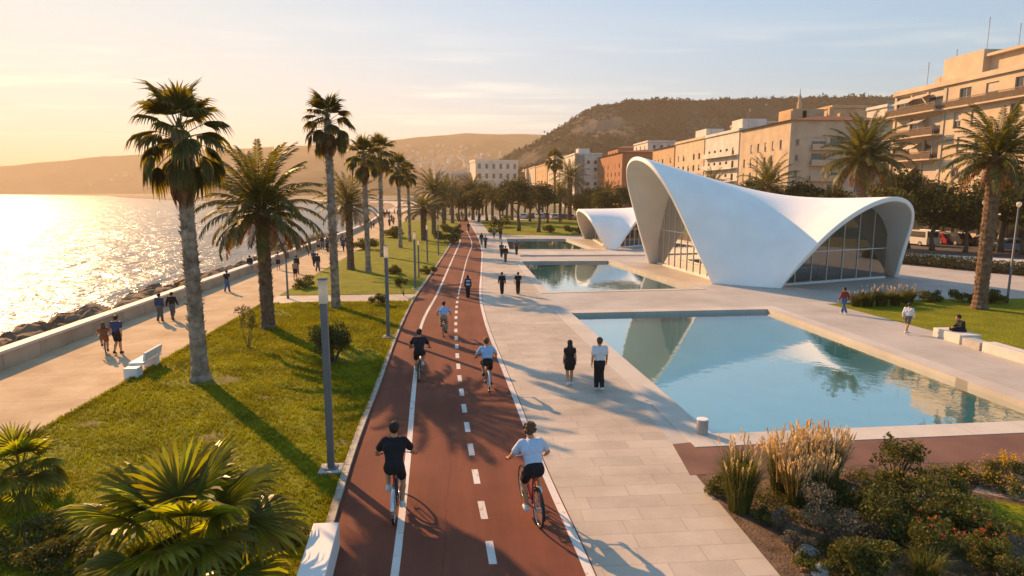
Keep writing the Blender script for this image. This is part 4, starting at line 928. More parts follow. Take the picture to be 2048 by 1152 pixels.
# --- turf: short tufts over the near lawns
mb = MB(); r_ = random.Random(9)
def tuft(x, y, z, s):
    a = r_.uniform(0, 2 * PI)
    for k in range(3):
        a += 2.1 + r_.uniform(-.4, .4); o = Vector((math.cos(a), math.sin(a), 0)); w = Vector((-o.y, o.x, 0)) * .012 * s; hgt = r_.uniform(.035, .075) * s
        b0 = Vector((x, y, z)) + o * .012
        mb.add([b0 - w, b0 + w, b0 + o * .03 * s + Vector((0, 0, hgt))], [(0, 1, 2)])
lawn_o = bpy.data.objects['lawn']; bv = BVHTree.FromPolygons([tuple(v.co) for v in lawn_o.data.vertices], [tuple(p.vertices) for p in lawn_o.data.polygons])
BARE = [(P(*q), w) for q, w in (((452, 764), .6), ((425, 880), .42), ((690, 890), .35), ((180, 852), .4), ((530, 800), .3))]
def bare(x, y): return any((x - p.x) ** 2 + ((y - p.y) * 1.5) ** 2 < (w * (1 + .45 * noise.noise((x * 2.2, y * 2.2, 1)))) ** 2 for p, w in BARE)
cnt = 0
while cnt < 60000:
    y = 8.5 + 30.5 * r_.random() ** 1.55; x0, x1 = prom_r(y), kerb_x(y) - KW; x = r_.uniform(x0, x1)
    if noise.noise((x * .33 + 4, y * .33, 0)) > .42 and r_.random() < .75: cnt += 1; continue
    if bare(x, y) and r_.random() < .7: cnt += 1; continue
    hit = bv.ray_cast(Vector((x, y, 1)), Vector((0, 0, -1)))[0]
    if hit: tuft(x, y, hit.z - .008, .75 + y * .028 + .35 * noise.noise((x * .8, y * .8, 2)))
    cnt += 1
for _ in range(6500):
    y = 8.5 + 31 * r_.random() ** 1.4
    x = (kerb_x(y) - KW + r_.gauss(-.02, .05)) if r_.random() < .5 else prom_r(y) + r_.gauss(.02, .06)
    tuft(x, y, .03, .9 + .03 * y)
sb = MB()
for p, w in BARE:
    n = 22; base = len(sb.v); vs = []
    for k in range(5):
        for i in range(n):
            a = 2 * PI * i / n; q = w * k / 4 * (1 + .35 * noise.noise((p.x + math.cos(a), p.y + math.sin(a), 2))); x, y = p.x + q * math.cos(a), p.y + q * math.sin(a) / 1.5
            h_ = bv.ray_cast(Vector((x, y, 1)), Vector((0, 0, -1)))[0]; vs.append((x, y, (h_.z if h_ else .03) + .006 - (.012 if k == 4 else 0)))
    sb.add(vs, [(k * n + i, k * n + (i + 1) % n, (k + 1) * n + (i + 1) % n, (k + 1) * n + i) for k in range(4) for i in range(n)])
struct('bare_soil', sb, mat('bare_soil_earth', (0.17, 0.135, 0.045), .95, .4, 6, .8, 30), smooth=True)
M_turf = mat('turf_blade', (0.18, 0.20, 0.004), 0.6, 0.35, 0.7, trans=0.45, island=0.4, spec=0.2, tcol=(1.6, 1.3, 0.2))
tag(mb.build('lawn_grass', M_turf), kind='stuff')
# ------------------------------------------------------------------ sea wall, boulders, furniture
M_wall = slab_mat('sea_wall_stone', (0.52, 0.40, 0.29), 2.2, 0.9, mortar=0.02, var=0.12, dirt=0.4, rot=PI / 2, bump=0.4)
sw = thing('sea_wall', 'long low stone sea wall along the promenade', 'wall', (0, 0, 0))
def along(f, prof, ys, name, m, parent):
    mb = MB(); vs = []; fs = []; k = len(prof)
    for y in ys:
        for dx, z in prof: vs.append((f(y) + dx, y, z))
    for i in range(len(ys) - 1):
        for j in range(k - 1): a = i * k + j; fs.append((a, a + 1, a + k + 1, a + k))
    fs.append(tuple(range(k))); mb.add(vs, fs); return mb.build(name, m, parent)
ysw = [y for y in YS if y < 190]
along(prom_l, [(0, 0), (-.02, .62), (-.42, .62), (-.5, -2.2)], ysw, 'wall_body', M_wall, sw)
along(prom_l, [(.05, .622), (.05, .74), (-.50, .74), (-.50, .622)], ysw, 'coping', M_curbwhite, sw)
rocks = []
for i in range(9):
    me = rock_mesh(i + 10, 1, 1, .72, 3); me.materials.append(M_rock); rocks.append(me)
r_ = random.Random(12); y = 14.0; nrock = 0
while y < 185 and nrock < 190:
    for q in range(3 if y < 60 else 2):
        s = r_.uniform(.4, .95) * (1.35 if y > 70 else 1); x = prom_l(y) - r_.uniform(1.0, 4.6)
        o = bpy.data.objects.new('boulder', rocks[nrock % 9]); COL.objects.link(o)
        dd_ = prom_l(y) - x - .3; dz = -dd_ * .206 if dd_ < 3.4 else -.7 - (dd_ - 3.4) * .97
        o.location = (x, y + r_.uniform(-.5, .5), dz + .16 + .28 * s); o.rotation_euler = (r_.uniform(-.4, .4), r_.uniform(-.4, .4), r_.uniform(0, 6.28)); o.scale = (s * r_.uniform(.85, 1.3), s, s * r_.uniform(.8, 1.1))
        tag(o, 'brown boulder of the rock pile between the sea and the stone wall', 'boulder', 'boulders along the sea wall'); nrock += 1
    y += .95 * (1 + max(0, y - 40) / 60)
M_pole = mat('grey_pole_paint', (0.16, 0.165, 0.17), 0.5, 0.12, 3.0, metal=0.2)
M_lant = mat('lantern_diffuser', (0.80, 0.75, 0.64), 0.4, 0.04, trans=0.6, tcol=(1.1, 1.1, 1.1))
M_conc = mat('raw_concrete', (0.40, 0.38, 0.35), 0.8, 0.15, 3.0, 0.3, 20)
def lamp_post(label, h, group=None):
    t = thing('lamp_post', label, 'lamp post', (0, 0, 0), 0, group)
    mb = MB(); mb.box((0, 0, .03), (.55, .55, .14)); bevel(mb.build('footing', M_conc, t), .015)
    mb = MB(); mb.box((0, 0, .1 + (h - .68) / 2), (.155, .155, h - .68)); mb.box((0, 0, .115), (.3, .3, .03)); mb.box((0, 0, h * .82 - .6), (.165, .165, .02)); bevel(mb.build('pole', M_pole, t), .012)
    l = MB().box((0, 0, h - .31), (.185, .185, .56)).build('lantern', M_lant, t); bevel(l, .01)
    MB().box((0, 0, h - .015), (.2, .2, .03)).build('cap', M_pole, l); return t
lp = set_at(lamp_post('tall square lamp post nearest the camera with a white lantern head', H_of((663, 943), 557)), P(663, 943))
hl = H_of((777, 676), 490)
l2 = set_at(lamp_post('lamp post beside the bike path behind the nearest one, before the cross path', hl), P(777, 676))
for px, py, ty, l in ((831, 579, 463, 'lamp post by the kerb just beyond the cross path'), (838, 556, 480, 'short lamp post right behind the one beyond the cross path'), (855, 526, 449, 'fourth lamp post along the kerb of the far lawn'), (877, 511, 440, 'farthest lamp post along the kerb of the far lawn')):
    dup(l2, P(px, py), 0, H_of((px, py), ty) / hl, l)
def thin_post(label, h, arm=True):
    t = thing('street_light', label, 'street light'); mb = MB(); mb.tube([(0, 0, 0), (0, 0, .5), (0, 0, h)], [.085, .07, .045], 8); mb.build('pole', M_pole, t, smooth=True)
    hd_ = MB(); hd_.tube([(0, 0, h), (0, 0, h + .12), (0, 0, h + .28), (0, 0, h + .34)], [.05, .14, .14, .05], 10); hd_.build('lamp_head', M_lant, t, smooth=True); return t
tp = set_at(thin_post('thin dark lamp on the promenade edge where the cross path begins', 3.1), P(576, 597))
big = thin_post('slim street light left of the ringed palm on the right lawn', 6.0); set_at(big, P(1947, 611))
dup(big, P(2014, 606), 0, .98, 'slim street light right of the ringed palm on the right lawn')
dup(big, P(1884, 482), 0, 1.15, 'street light at the roadside beside the dark car')
dup(big, P(1926, 486), 0, .95, 'street light at the roadside between dark car and palm trunk')
dup(big, P(1208, 446), 0, 1.0, 'street light in the park left of the big pavilion')
# concrete bench on the promenade edge
bn = thing('park_bench', 'pale concrete bench with a slanted back at the edge of the promenade', 'bench', P(262, 757), R(2))
for y0_, y1_ in ((-.1, .35), (1.5, 1.8)): bevel(MB().b(-.2, .28, y0_, y1_, 0, .40).build('support', M_white, bn), .012)
mb = MB(); mb.b(-.22, .32, .36, 1.9, .405, .49); bevel(mb.build('seat', M_white, bn), .012)
mb = MB(); mb.box((.33, 1.13, .68), (.08, 1.45, .34), M=Matrix.Rotation(R(12), 3, 'Y')); bevel(mb.build('backrest', M_white, bn), .012)
# white block by the bike path, bollard, bench walls
q = [P(627, 1046, .5), P(678, 1044, .5), P(640, 1190, .5), P(580, 1190, .5)]
mb = MB(); mb.prism([(p.x, p.y) for p in q], -.05, .5); o = mb.build('concrete_block', M_white); bevel(o, .015); tag(o, 'white concrete block wall between the huge fan palm and the bike path', 'low wall')
bo = thing('bollard', 'short round stone bollard at the near left corner of the pool', 'bollard', P(1404, 868))
mb = MB(); mb.lathe([(.16, 0), (.16, .4), (.15, .43)], 20); mb.build('post', M_conc, bo, smooth=False); mb = MB(); mb.lathe([(.15, .431), (.165, .436), (.165, .45), (.14, .46)], 20); mb.build('cap', M_white, bo)
def wall_px(a, b, w, h, name, label, cat, m):
    a, b = P(*a), P(*b); d = (b - a).normalized(); n = Vector((-d.y, d.x, 0)) * w; c = (a + b) / 2; c.z = 0
    mb = MB(); mb.prism([p - c for p in (a, b, b + n, a + n)], 0, h); o = mb.build(name, m, loc=c); bevel(o, .012); return tag(o, label, cat)
wall_px((1865, 672), (1918, 689), 1.0, .42, 'stone_bench', 'short pale stone bench block that the seated person leans on', 'bench', M_curbwhite)
wall_px((1923, 691), (1958, 702), .55, .36, 'stone_bench', 'lower grey bench piece between the short block and the long wall', 'bench', M_conc)
wall_px((1963, 703), (2300, 805), .6, .42, 'low_wall', 'long low pale wall along the right lawn running out of the picture', 'low wall', M_curbwhite)

# ------------------------------------------------------------------ second pavilion
SL, SBk = P(1211, 498), P(1167, 477); SR = P(1233, 499)
pl_n = (SBk - SL).cross(PD(1155, 418, depth((SL + SBk) / 2) * .985) - SL).normalized()
S_px = [(1211,498),(1203,478),(1190,449),(1178,431),(1166,421),(1156,417),(1152,424),(1154,440),(1160,460),(1167,477)]
S0 = arch(S_px, 5, SL, pl_n)
SR2 = P(1330, 480); nn2 = (SR2 - SR).cross(PD(1300, 408, depth((SR + SR2) / 2) * .97) - SR).normalized()
S2_px = [(1233,499),(1246,477),(1262,455),(1280,430),(1300,412),(1316,408),(1328,414),(1336,432),(1334,458),(1330,480)]
S1 = arch(S2_px, 5, SR, nn2)
sa, sb = P(1188, 480), P(1206, 491); sc1, sc2 = P(1240, 496), P(1320, 488)
pavilion('small white shell pavilion behind the high end of the big one, beside the far pool', S0, S1, SBk.lerp(SR2, .5) + Vector((8, 14, 0)), .25,
    [(sa.lerp(sb, -.1), sa.lerp(sb, 1.1), 4, ()), (sc1, sc2, 8, (2.2,))], pull=.05, thick=.3)
# furniture seen dimly behind the glass of the big pavilion
M_in = mat('dark_interior_wood', (0.10, 0.075, 0.05), 0.6, 0.3, 4.0)
M_infl = mat('interior_floor', (0.22, 0.19, 0.16), 0.4, 0.1)
def in_pav(x, y): return porg + Vector((x, y, 0))
c = (FR + BR + FL + BL) / 4
ft = thing('counter', 'dark reception counter behind the right glass arch of the big pavilion', 'counter', c + Vector((2.0, -2.5, 0)), R(22))
mb = MB(); mb.b(-2.4, 2.4, -.35, .35, 0.02, 1.0); mb.build('base', M_in, ft); mb = MB(); mb.b(-2.5, 2.5, -.45, .45, 1.002, 1.06); mb.build('top', M_frame, ft)
for i, (dx, dy) in enumerate(((-1.5, 2.5), (3.6, 1.0), (-3.2, .5))):
    ft = thing('display_shelf', ('tall dark shelf in the middle of the big pavilion', 'tall dark shelf at the right glass of the big pavilion', 'tall dark shelf near the left glass of the big pavilion')[i], 'shelf', c + Vector((dx, dy, 0)), R(20 + 30 * i))
    mb = MB(); mb.b(-1.0, -.94, -.2, .2, .02, 2.1); mb.b(.94, 1.0, -.2, .2, .02, 2.1); mb.build('sides', M_in, ft)
    for k in range(5): MB().b(-.938, .938, -.2, .2, .05 + .5 * k, .09 + .5 * k).build('shelf', M_in, ft)

# ------------------------------------------------------------------ buildings
def PX(px, py, X):
    d = ray(px, py); t = X / d.x; return Vector((X, d.y * t, H + d.z * t))
def plaster(name, c, var=.17): return mat(name, c, 0.85, var, 0.35, 0.2, 6, detail=8)
M_wglass = mat('window_glass', (0.035, 0.04, 0.045), 0.12, 0.2, 0.3, spec=0.8)
M_wframe = mat('painted_window_frame', (0.45, 0.38, 0.30), 0.6, 0.1)
M_shut = mat('roller_shutter', (0.50, 0.42, 0.33), 0.7, 0.15, 8.0)
M_tile = mat('roof_tile', (0.30, 0.12, 0.055), 0.9, 0.3, 3.0, 0.5, 20)
M_rail = mat('balcony_rail', (0.25, 0.17, 0.11), 0.6, 0.2)
M_awn = mat('awning_cloth', (0.62, 0.52, 0.40), 0.85, 0.08, trans=.2, tcol=(1, .9, .7))
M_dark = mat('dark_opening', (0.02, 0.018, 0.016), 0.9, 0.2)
M_metal = mat('antenna_metal', (0.20, 0.20, 0.21), 0.5, 0.1, metal=.4)
def facade(mb, o, u, n, width, z0, z1, ops, rev=.28):
    """wall with real holes; ops = (u0,u1,z0,z1); n points outwards"""
    us = sorted({0, width, *[v for q in ops for v in q[:2]]}); zs = sorted({z0, z1, *[v for q in ops for v in q[2:]]})
    Pt = lambda a, z, d=0: Vector(o) + u * a - n * d + Vector((0, 0, z))
    for a, b in zip(us, us[1:]):
        for c, d in zip(zs, zs[1:]):
            m1, m2 = (a + b) / 2, (c + d) / 2
            if any(q[0] < m1 < q[1] and q[2] < m2 < q[3] for q in ops): continue
            mb.add([Pt(a, c), Pt(b, c), Pt(b, d), Pt(a, d)], [(0, 1, 2, 3)])
    for a, b, c, d in ops:
        mb.add([Pt(a, c), Pt(b, c), Pt(b, d), Pt(a, d), Pt(a, c, rev), Pt(b, c, rev), Pt(b, d, rev), Pt(a, d, rev)], [(0, 1, 5, 4), (1, 2, 6, 5), (2, 3, 7, 6), (3, 0, 4, 7)])
def window_mesh(w, h, far=False, shutter=0.0):
    """window lying in the local xz plane, outward -y"""
    f = MB(); t = .07
    f.b(0, w, -.03, .06, 0, t); f.b(0, w, -.03, .06, h - t, h); f.b(0, t, -.03, .06, t, h - t); f.b(w - t, w, -.03, .06, t, h - t); f.b(w / 2 - .03, w / 2 + .03, -.02, .05, t, h - t); f.b(-.08, w + .08, -.36, -.031, -.06, 0)
    p = MB(); p.b(t, w - t, .0, .02, t, h - t, 0); 
    if shutter > 0: p.b(t, w - t, -.05, -.035, h - t - (h - 2 * t) * shutter, h - t, 1)
    return f, p
class Bld:
    def __init__(s, label, X0, Y0, X1, Y1, h, col, group=None, name='apartment_building'):
        s.root = thing(name, label, 'building', (X0, Y0, 0), 0, group); s.X0, s.Y0, s.X1, s.Y1, s.h = X0, Y0, X1, Y1, h
        s.ops = {'w': [], 's': []}; s.col = col; s.protos = {}; s.wins = []
        s.w = Y1 - Y0; s.d = X1 - X0
    def frame(s, side):   # origin (local), u, n, rotation for windows
        if side == 'w': return Vector((0, s.w, 0)), Vector((0, -1, 0)), Vector((-1, 0, 0)), -PI / 2
        return Vector((0, 0, 0)), Vector((1, 0, 0)), Vector((0, -1, 0)), 0.0
    def win(s, side, a, z, w, h, shutter=0.0, far=False):
        W_ = s.w if side == 'w' else s.d
        if a < .1 or a + w > W_ - .1 or z + h > s.h - .1: return
        s.ops[side].append((a, a + w, z, z + h)); s.wins.append((side, a, z, w, h, shutter, far))
    def grid(s, side, n, floors, w, h, z0, fh, margin=1.2, far=False, skip=0.0, seed=1, shut=0.5):
        r = random.Random(seed); W_ = s.w if side == 'w' else s.d; st = (W_ - 2 * margin) / n
        for f in range(floors):
            for i in range(n):
                if r.random() < skip: continue
                s.win(side, margin + st * (i + .5) - w / 2, z0 + fh * f, w, h, round(r.choice([0, 0, .35, .6, .9]) * (1 if r.random() < shut else 0), 2), far)
    def finish(s, roof='flat', cornice=.35, m_roof=None):
        mb = MB()
        for side in 'ws':
            o, u, n, _ = s.frame(side); facade(mb, o, u, n, s.w if side == 'w' else s.d, 0, s.h, s.ops[side])
        d, w, h = s.d, s.w, s.h
        mb.add([(d, 0, 0), (d, w, 0), (d, w, h), (d, 0, h)], [(0, 1, 2, 3)]); mb.add([(0, w, 0), (d, w, 0), (d, w, h), (0, w, h)], [(0, 1, 2, 3)])
        mb.add([(.3, .3, .0), (d, .3, .0), (d, .3, h - .05), (.3, .3, h - .05), (.3, w, 0), (.3, w, h - .05)], [])
        s.wall = mb.build('wall', s.col, s.root)
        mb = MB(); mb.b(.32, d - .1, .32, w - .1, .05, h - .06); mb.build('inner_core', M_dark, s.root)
        if roof == 'flat':
            mb = MB(); mb.b(-cornice, d + .1, -cornice, w + cornice * .3, h, h + .28); mb.b(-cornice * .5, d, -cornice * .5, w + .1, h + .282, h + .7); mb.build('roof', m_roof or s.col, s.root)
        else:
            mb = MB(); e = .7; q = h + 1.1
            mb.add([(-e, -e, h), (d + e, -e, h), (d + e, w + e * .2, h), (-e, w + e * .2, h), (d * .3, 2.5, q), (d * .7, 2.5, q), (d * .7, w - 1.5, q), (d * .3, w - 1.5, q)],
                   [(0, 1, 2, 3), (0, 1, 5, 4), (1, 2, 6, 5), (2, 3, 7, 6), (3, 0, 4, 7), (4, 5, 6, 7)]); mb.build('roof', m_roof or M_tile, s.root)
        for side, a, z, w_, h_, sh, far in s.wins:
            key = (round(w_, 2), round(h_, 2), sh, far); o, u, n, rz = s.frame(side)
            if key not in s.protos: s.protos[key] = [m.data for m in s._mk(w_, h_, sh, far)]; fresh = True
            dm = s.protos[key]
            p = o + u * (a if side == 's' else a + 0) - n * .2 + Vector((0, 0, z))
            wo_ = bpy.data.objects.new('window', dm[0]); COL.objects.link(wo_); wo_.parent = s.root; wo_.location = p; wo_.rotation_euler = (0, 0, rz)
            if len(dm) > 1:
                po = bpy.data.objects.new('pane', dm[1]); COL.objects.link(po); po.parent = wo_
        return s.root
    def _mk(s, w, h, sh, far):
        f, p = window_mesh(w, h, far, sh)
        if far:
            p2 = MB(); p2.b(0, w, 0, .03, 0, h, 0)
            if sh: p2.b(0.02, w - .02, -.03, -.005, h * (1 - sh), h - .02, 1)
            obs = [p2.build('window', [M_wglass, M_shut])]
        else: obs = [f.build('window', M_wframe), p.build('pane', [M_wglass, M_shut])]
        for o in obs: bpy.data.objects.remove(o)
        class _D: pass
        out = []
        for o_me in [m for m in bpy.data.meshes if m.users == 0 and m.name.split('.')[0] in ('window', 'pane')]:
            if o_me not in s_used: s_used.add(o_me); q = _D(); q.data = o_me; out.append(q)
        out.sort(key=lambda q: 0 if q.data.name.startswith('window') else 1); return out
    def aircon(s, side, a, z):
        o, u, n, rz = s.frame(side); b = s._box(o, u, n, a, a + .8, .02, .36, z, z + .6); b.build('air_conditioner', M_white, s.root)
    def balcony(s, side, a0, a1, z, depth_=1.3, solid=False, m=None, awn=None):
        o, u, n, rz = s.frame(side); b = s._box(o, u, n, a0, a1, -.02, depth_, z - .18, z); bo_ = b.build('balcony', m or s.col, s.root)
        mb = s._box(o, u, n, a0 + .03, a1 - .03, depth_ - .06, depth_ - .02, z + (.1 if not solid else .002), z + 1.0) if solid else MB()
        if not solid:
            nb = max(4, int((a1 - a0) / .16))
            for i in range(nb + 1):
                a = a0 + .04 + (a1 - a0 - .08) * i / nb; q = s._box(o, u, n, a - .018, a + .018, depth_ - .06, depth_ - .03, z, z + .96); mb.add(q.v, q.f)
            q = s._box(o, u, n, a0, a1, depth_ - .08, depth_ - .01, z + .962, z + 1.02); mb.add(q.v, q.f)
            q = s._box(o, u, n, a0 + .05, a1 - .05, depth_ - .1, depth_ - .085, z + .08, z + .8); mb.add(q.v, q.f)
        mb.build('railing', M_rail if not solid else (m or s.col), bo_)
        if awn:
            for (b0, b1, drop) in awn:
                A = [o + u * b0 + n * .05 + Vector((0, 0, z + 2.5)), o + u * b1 + n * .05 + Vector((0, 0, z + 2.5)), o + u * b1 + n * (depth_ - .05) + Vector((0, 0, z + 2.5 - drop)), o + u * b0 + n * (depth_ - .05) + Vector((0, 0, z + 2.5 - drop))]
                mb = MB(); mb.add(A + [p + Vector((0, 0, -.03)) for p in A], [(0, 1, 2, 3), (4, 5, 6, 7), (0, 1, 5, 4), (1, 2, 6, 5), (2, 3, 7, 6), (3, 0, 4, 7)]); mb.build('awning', M_awn, bo_)
        return bo_
    def _box(s, o, u, n, a0, a1, d0, d1, z0, z1):
        mb = MB(); vs = [o + u * a + n * d + Vector((0, 0, z)) for a in (a0, a1) for d in (d0, d1) for z in (z0, z1)]
        return mb.add(vs, [(0, 1, 3, 2), (4, 6, 7, 5), (0, 4, 5, 1), (2, 3, 7, 6), (0, 2, 6, 4), (1, 5, 7, 3)])
    def part(s, name, x0, x1, y0, y1, z0, z1, m=None):
        return MB().b(x0, x1, y0, y1, z0, z1).build(name, m or s.col, s.root)
    def antenna(s, x, y, z, h):
        mb = MB(); mb.tube([(x, y, z), (x, y, z + h)], .045, 5)
        for k, wd_ in ((.98, .7), (.88, .9), (.78, .6)): mb.tube([(x - wd_ / 2, y - wd_ / 2, z + h * k), (x + wd_ / 2, y + wd_ / 2, z + h * k)], .03, 4)
        mb.build('antenna', M_metal, s.root)
s_used = set()
XF = 66.0
P_cream = plaster('cream_plaster', (0.55, 0.43, 0.30)); P_sand = plaster('sand_plaster', (0.50, 0.39, 0.275)); P_pink = plaster('greyish_pink_plaster', (0.46, 0.34, 0.26))
P_white = plaster('white_plaster', (0.60, 0.54, 0.47)); P_grey = plaster('grey_plaster', (0.26, 0.25, 0.25)); P_brick = plaster('brick_red_plaster', (0.33, 0.15, 0.075)); P_ochre = plaster('ochre_plaster', (0.48, 0.33, 0.19))
# A: right-hand block, balconies to the left, plain wall to the right
yA1, yAm = PX(1790, 200, XF).y, PX(1893, 200, XF).y; hA = PX(1893, 172, XF).z
A = Bld('tall cream apartment block at the right edge with roof antennas and deep balconies', XF, 44, XF + 16, yA1, hA, P_cream)
wm_ = yA1 - yAm; fh = (hA - 4.6) / 5.0
r_ = random.Random(3)
for f in range(5):
    z = 4.8 + fh * f
    if f < 4:
        for i in range(10):
            a = wm_ + 1.6 + i * 2.9 + .5 * ((f * 7 + i * 3) % 3)
            if (f * 2 + i) % 5 != 3: A.win('w', a, z + .7, 1.25, 1.95, [0, .4, .9, .6][(i * 3 + f) % 4])
    else:
        for i in range(7): A.win('w', wm_ + 2.2 + i * 4.2, z + .15, 1.9, 2.2, [.0, .5][i % 2])
    for i in range(3): A.win('w', .5 + i * (wm_ - .8) / 3, z + .05, (wm_ - .8) / 3 - .35, 2.75, [.0, .55, .3, .9][(f + i) % 4])
for i in range(9): A.win('w', 1.0 + i * 4.2, .25, 3.3, 3.5, 0)
A.finish()
for f in range(5):
    z = 4.8 + fh * f
    A.balcony('w', .1, wm_ - .1, z, 1.6, awn=[[(.6, 3.6, 1.0)], [(3.2, 6.0, 1.3)], [(.8, 2.6, .8), (4.5, 6.5, .9)], [(5.0, 7.4, .7)], [(1.4, 5.0, .9), (5.2, 7.5, .6)]][f])
A.balcony('w', wm_ + .3, A.w - .3, 4.8 + fh * 4, .9, m=P_cream)
A.part('drain_pipe', -.12, -.02, A.w - wm_ - .06, A.w - wm_ + .06, 4.5, hA - .3, M_conc)
A.part('attic', 4.0, 15, 18, A.w - wm_ + 1, hA + .702, hA + 3.4); A.part('attic_roof', 3.2, 15.5, 17, A.w - wm_ + 1.6, hA + 3.402, hA + 3.75)
A.part('stair_house', 3.0, 9, A.w - wm_ - 2, A.w - 5.5, hA + .702, hA + 4.4); A.part('lift_house', 5, 10, A.w - 5.2, A.w - 1.5, hA + .702, hA + 2.6)
A.part('pergola', 2.0, 3.9, 16, 20.5, hA + 3.0, hA + 3.3, P_ochre)
for x, y, z, h_ in ((4, A.w - 1.2, .7, 4.2), (6, A.w - 4, 2.6, 3.6), (4, A.w - wm_ - 1.2, 4.4, 4.2), (5, A.w - wm_ - 5, 3.7, 3.2), (4.5, A.w - wm_ - 9, 3.7, 4.4), (5, 20, 3.7, 4.0)): A.antenna(x, y, hA + z, h_)
sh_ = A.balcony('w', .0, A.w - 1, 4.35, 3.2, m=P_white); sh_.name = 'shop_canopy'
for i in range(7): A.aircon('w', wm_ + 3.1 + 3.7 * i, 4.8 + fh * (i * 2 % 4) + .3)
# B: long pale building, shaded end wall towards us
pB = PX(1583, 240, XF); yB0, hB = pB.y, pB.z; yB1 = PX(1483, 240, XF).y
B = Bld('long pale building with red tiled eaves and a shaded end wall towards the pool', XF, yB0, XF + 22, yB1, hB, P_sand)
for f in range(5): 
    for i in range(6): 
        if (f * 5 + i) % 6 != 2: B.win('w', 2.2 + i * (B.w - 3) / 6, 3.2 + 3.1 * f, .85, 1.75, [0, .5, .9][(f + i) % 3])
for f in range(5):
    z = 2.9 + 3.1 * f
    B.win('s', 1.2, z + .8, .7, 1.2, 0); B.win('s', 4.6, z, 3.0, 2.3, [.0, .3, .6][f % 3]); B.win('s', 8.4, z, 2.6, 2.3, [.5, 0, .3][f % 3])
    if f % 2: B.win('s', 14.2, z + .7, 1.1, 1.3, .0)
    B.win('s', 18, z + .7, .9, 1.2, .5)
B.finish(roof='hip')
for f in range(5): B.balcony('s', 4.2, 11.6, 2.9 + 3.1 * f, 1.0, solid=True)
for i in range(4): B.part('chimney', 3 + i * 4.2, 3.9 + i * 4.2, 6 + 3 * (i % 2), 7 + 3 * (i % 2), hB + .3, hB + 2.6 + .4 * (i % 3), P_ochre)
B.part('roof_house', 5, 12, 9, 15, hB + .6, hB + 3.4, P_ochre); mb = MB(); mb.lathe([(.5, 0), (.5, 1.6), (.28, 2.0), (.3, 3.0), (.08, 3.6), (.05, 4.6)], 8, (8, 12, hB + 3.4)); mb.build('roof_turret', P_ochre, B.root)
def row_bld(label, pc, pw, py, X, col, dx=14, roof='flat', nw=4, ns=3, floors=5, balc=False, seed=1, pe=None, group=None):
    p = PX(pc, py, X); y1 = PX(pw, py, X).y
    if pe: dx = abs(PX(pe, py, X + 1).x) and (ray(pe, py).x / ray(pe, py).y * p.y - X)
    b = Bld(label, X, p.y, X + dx, y1, p.z, col, group)
    fl = max(3, int((p.z - 3) / 3.1))
    b.grid('w', nw, fl, 1.3, 1.6, 3.4, 3.1, far=True, seed=seed, skip=.08); b.grid('s', ns, fl, 1.3, 1.5, 3.4, 3.1, far=True, seed=seed + 5, skip=.15)
    b.finish(roof=roof)
    if balc:
        for f in range(fl): b.balcony('w', 1, b.w - 1, 3.2 + 3.1 * f, 1.2, solid=True)
    return b
b1 = row_bld('white stuccoed house left of the long pale building, with stacked loggias', 1479, 1412, 262, XF, P_white, nw=5, balc=True, seed=3); b1.part('roof_house', 2, 8, 3, 9, b1.h + .702, b1.h + 3.2); b1.antenna(3, 2, b1.h + .7, 4)
b2 = row_bld('cream house with a flat roof second left of the long pale building', 1409, 1352, 277, XF, P_cream, nw=5, seed=4); b2.part('roof_house', 2, 7, 4, 12, b2.h + .702, b2.h + 3.0, P_white); b2.antenna(3, 3, b2.h + .7, 4)
b3 = row_bld('sand coloured house with a tiled roof behind the pavilion apex', 1349, 1306, 291, XF, P_ochre, nw=5, roof='hip', seed=5)
b4 = row_bld('brick red block with a tiled roof just left of the pavilion apex', 1245, 1212, 304, XF - 6, P_brick, nw=4, ns=6, roof='hip', seed=6, dx=30)
b4b = row_bld('low red-brown house left of the brick red block', 1212, 1196, 312, XF - 6, P_brick, nw=4, ns=4, roof='hip', seed=16, dx=12)
b5 = row_bld('grey and white tower block standing out from the row', 1150, 1121, 309, 50, P_white, dx=12, nw=4, ns=3, seed=7); b5.part('grey_end', 0.0, 4.2, -.16, -.02, 0, b5.h - .2, P_grey); b5.part('roof_house', 2, 7, 3, 9, b5.h + .702, b5.h + 2.8)
b5b = row_bld('pale block with balconies right beside the tower block', 1190, 1180, 322, 62, P_white, dx=8, nw=2, ns=3, seed=17)
b6 = row_bld('cream flats left of the tower block', 1119, 1096, 322, 52, P_cream, nw=4, seed=8)
b7 = row_bld('tall ochre flats third left of the tower block', 1094, 1072, 328, 52, P_ochre, nw=4, seed=9)
b8 = row_bld('cream flats fourth left of the tower block', 1070, 1050, 334, 52, P_cream, nw=4, seed=10)
b9 = row_bld('low sand coloured flats near the far end of the row', 1048, 1030, 340, 52, P_sand, nw=4, seed=11)
b10 = row_bld('last small flats at the far end of the row', 1028, 1010, 350, 52, P_white, nw=4, seed=12)
bb1 = row_bld('house peeping over the roofs behind the cream flat-roofed house', 1440, 1385, 268, XF + 22, P_ochre, nw=4, roof='hip', seed=13)
bb2 = row_bld('tall narrow ochre house in the second row behind the long pale building', 1665, 1622, 216, XF + 26, P_ochre, nw=4, seed=14, dx=10)
bb3 = row_bld('pale house in the second row just left of the tall cream apartment block', 1775, 1735, 214, XF + 30, P_white, nw=4, seed=15, dx=12)
bb4 = row_bld('red-roofed house behind the sand coloured one', 1320, 1290, 286, XF + 20, P_brick, nw=4, roof='hip', seed=18)

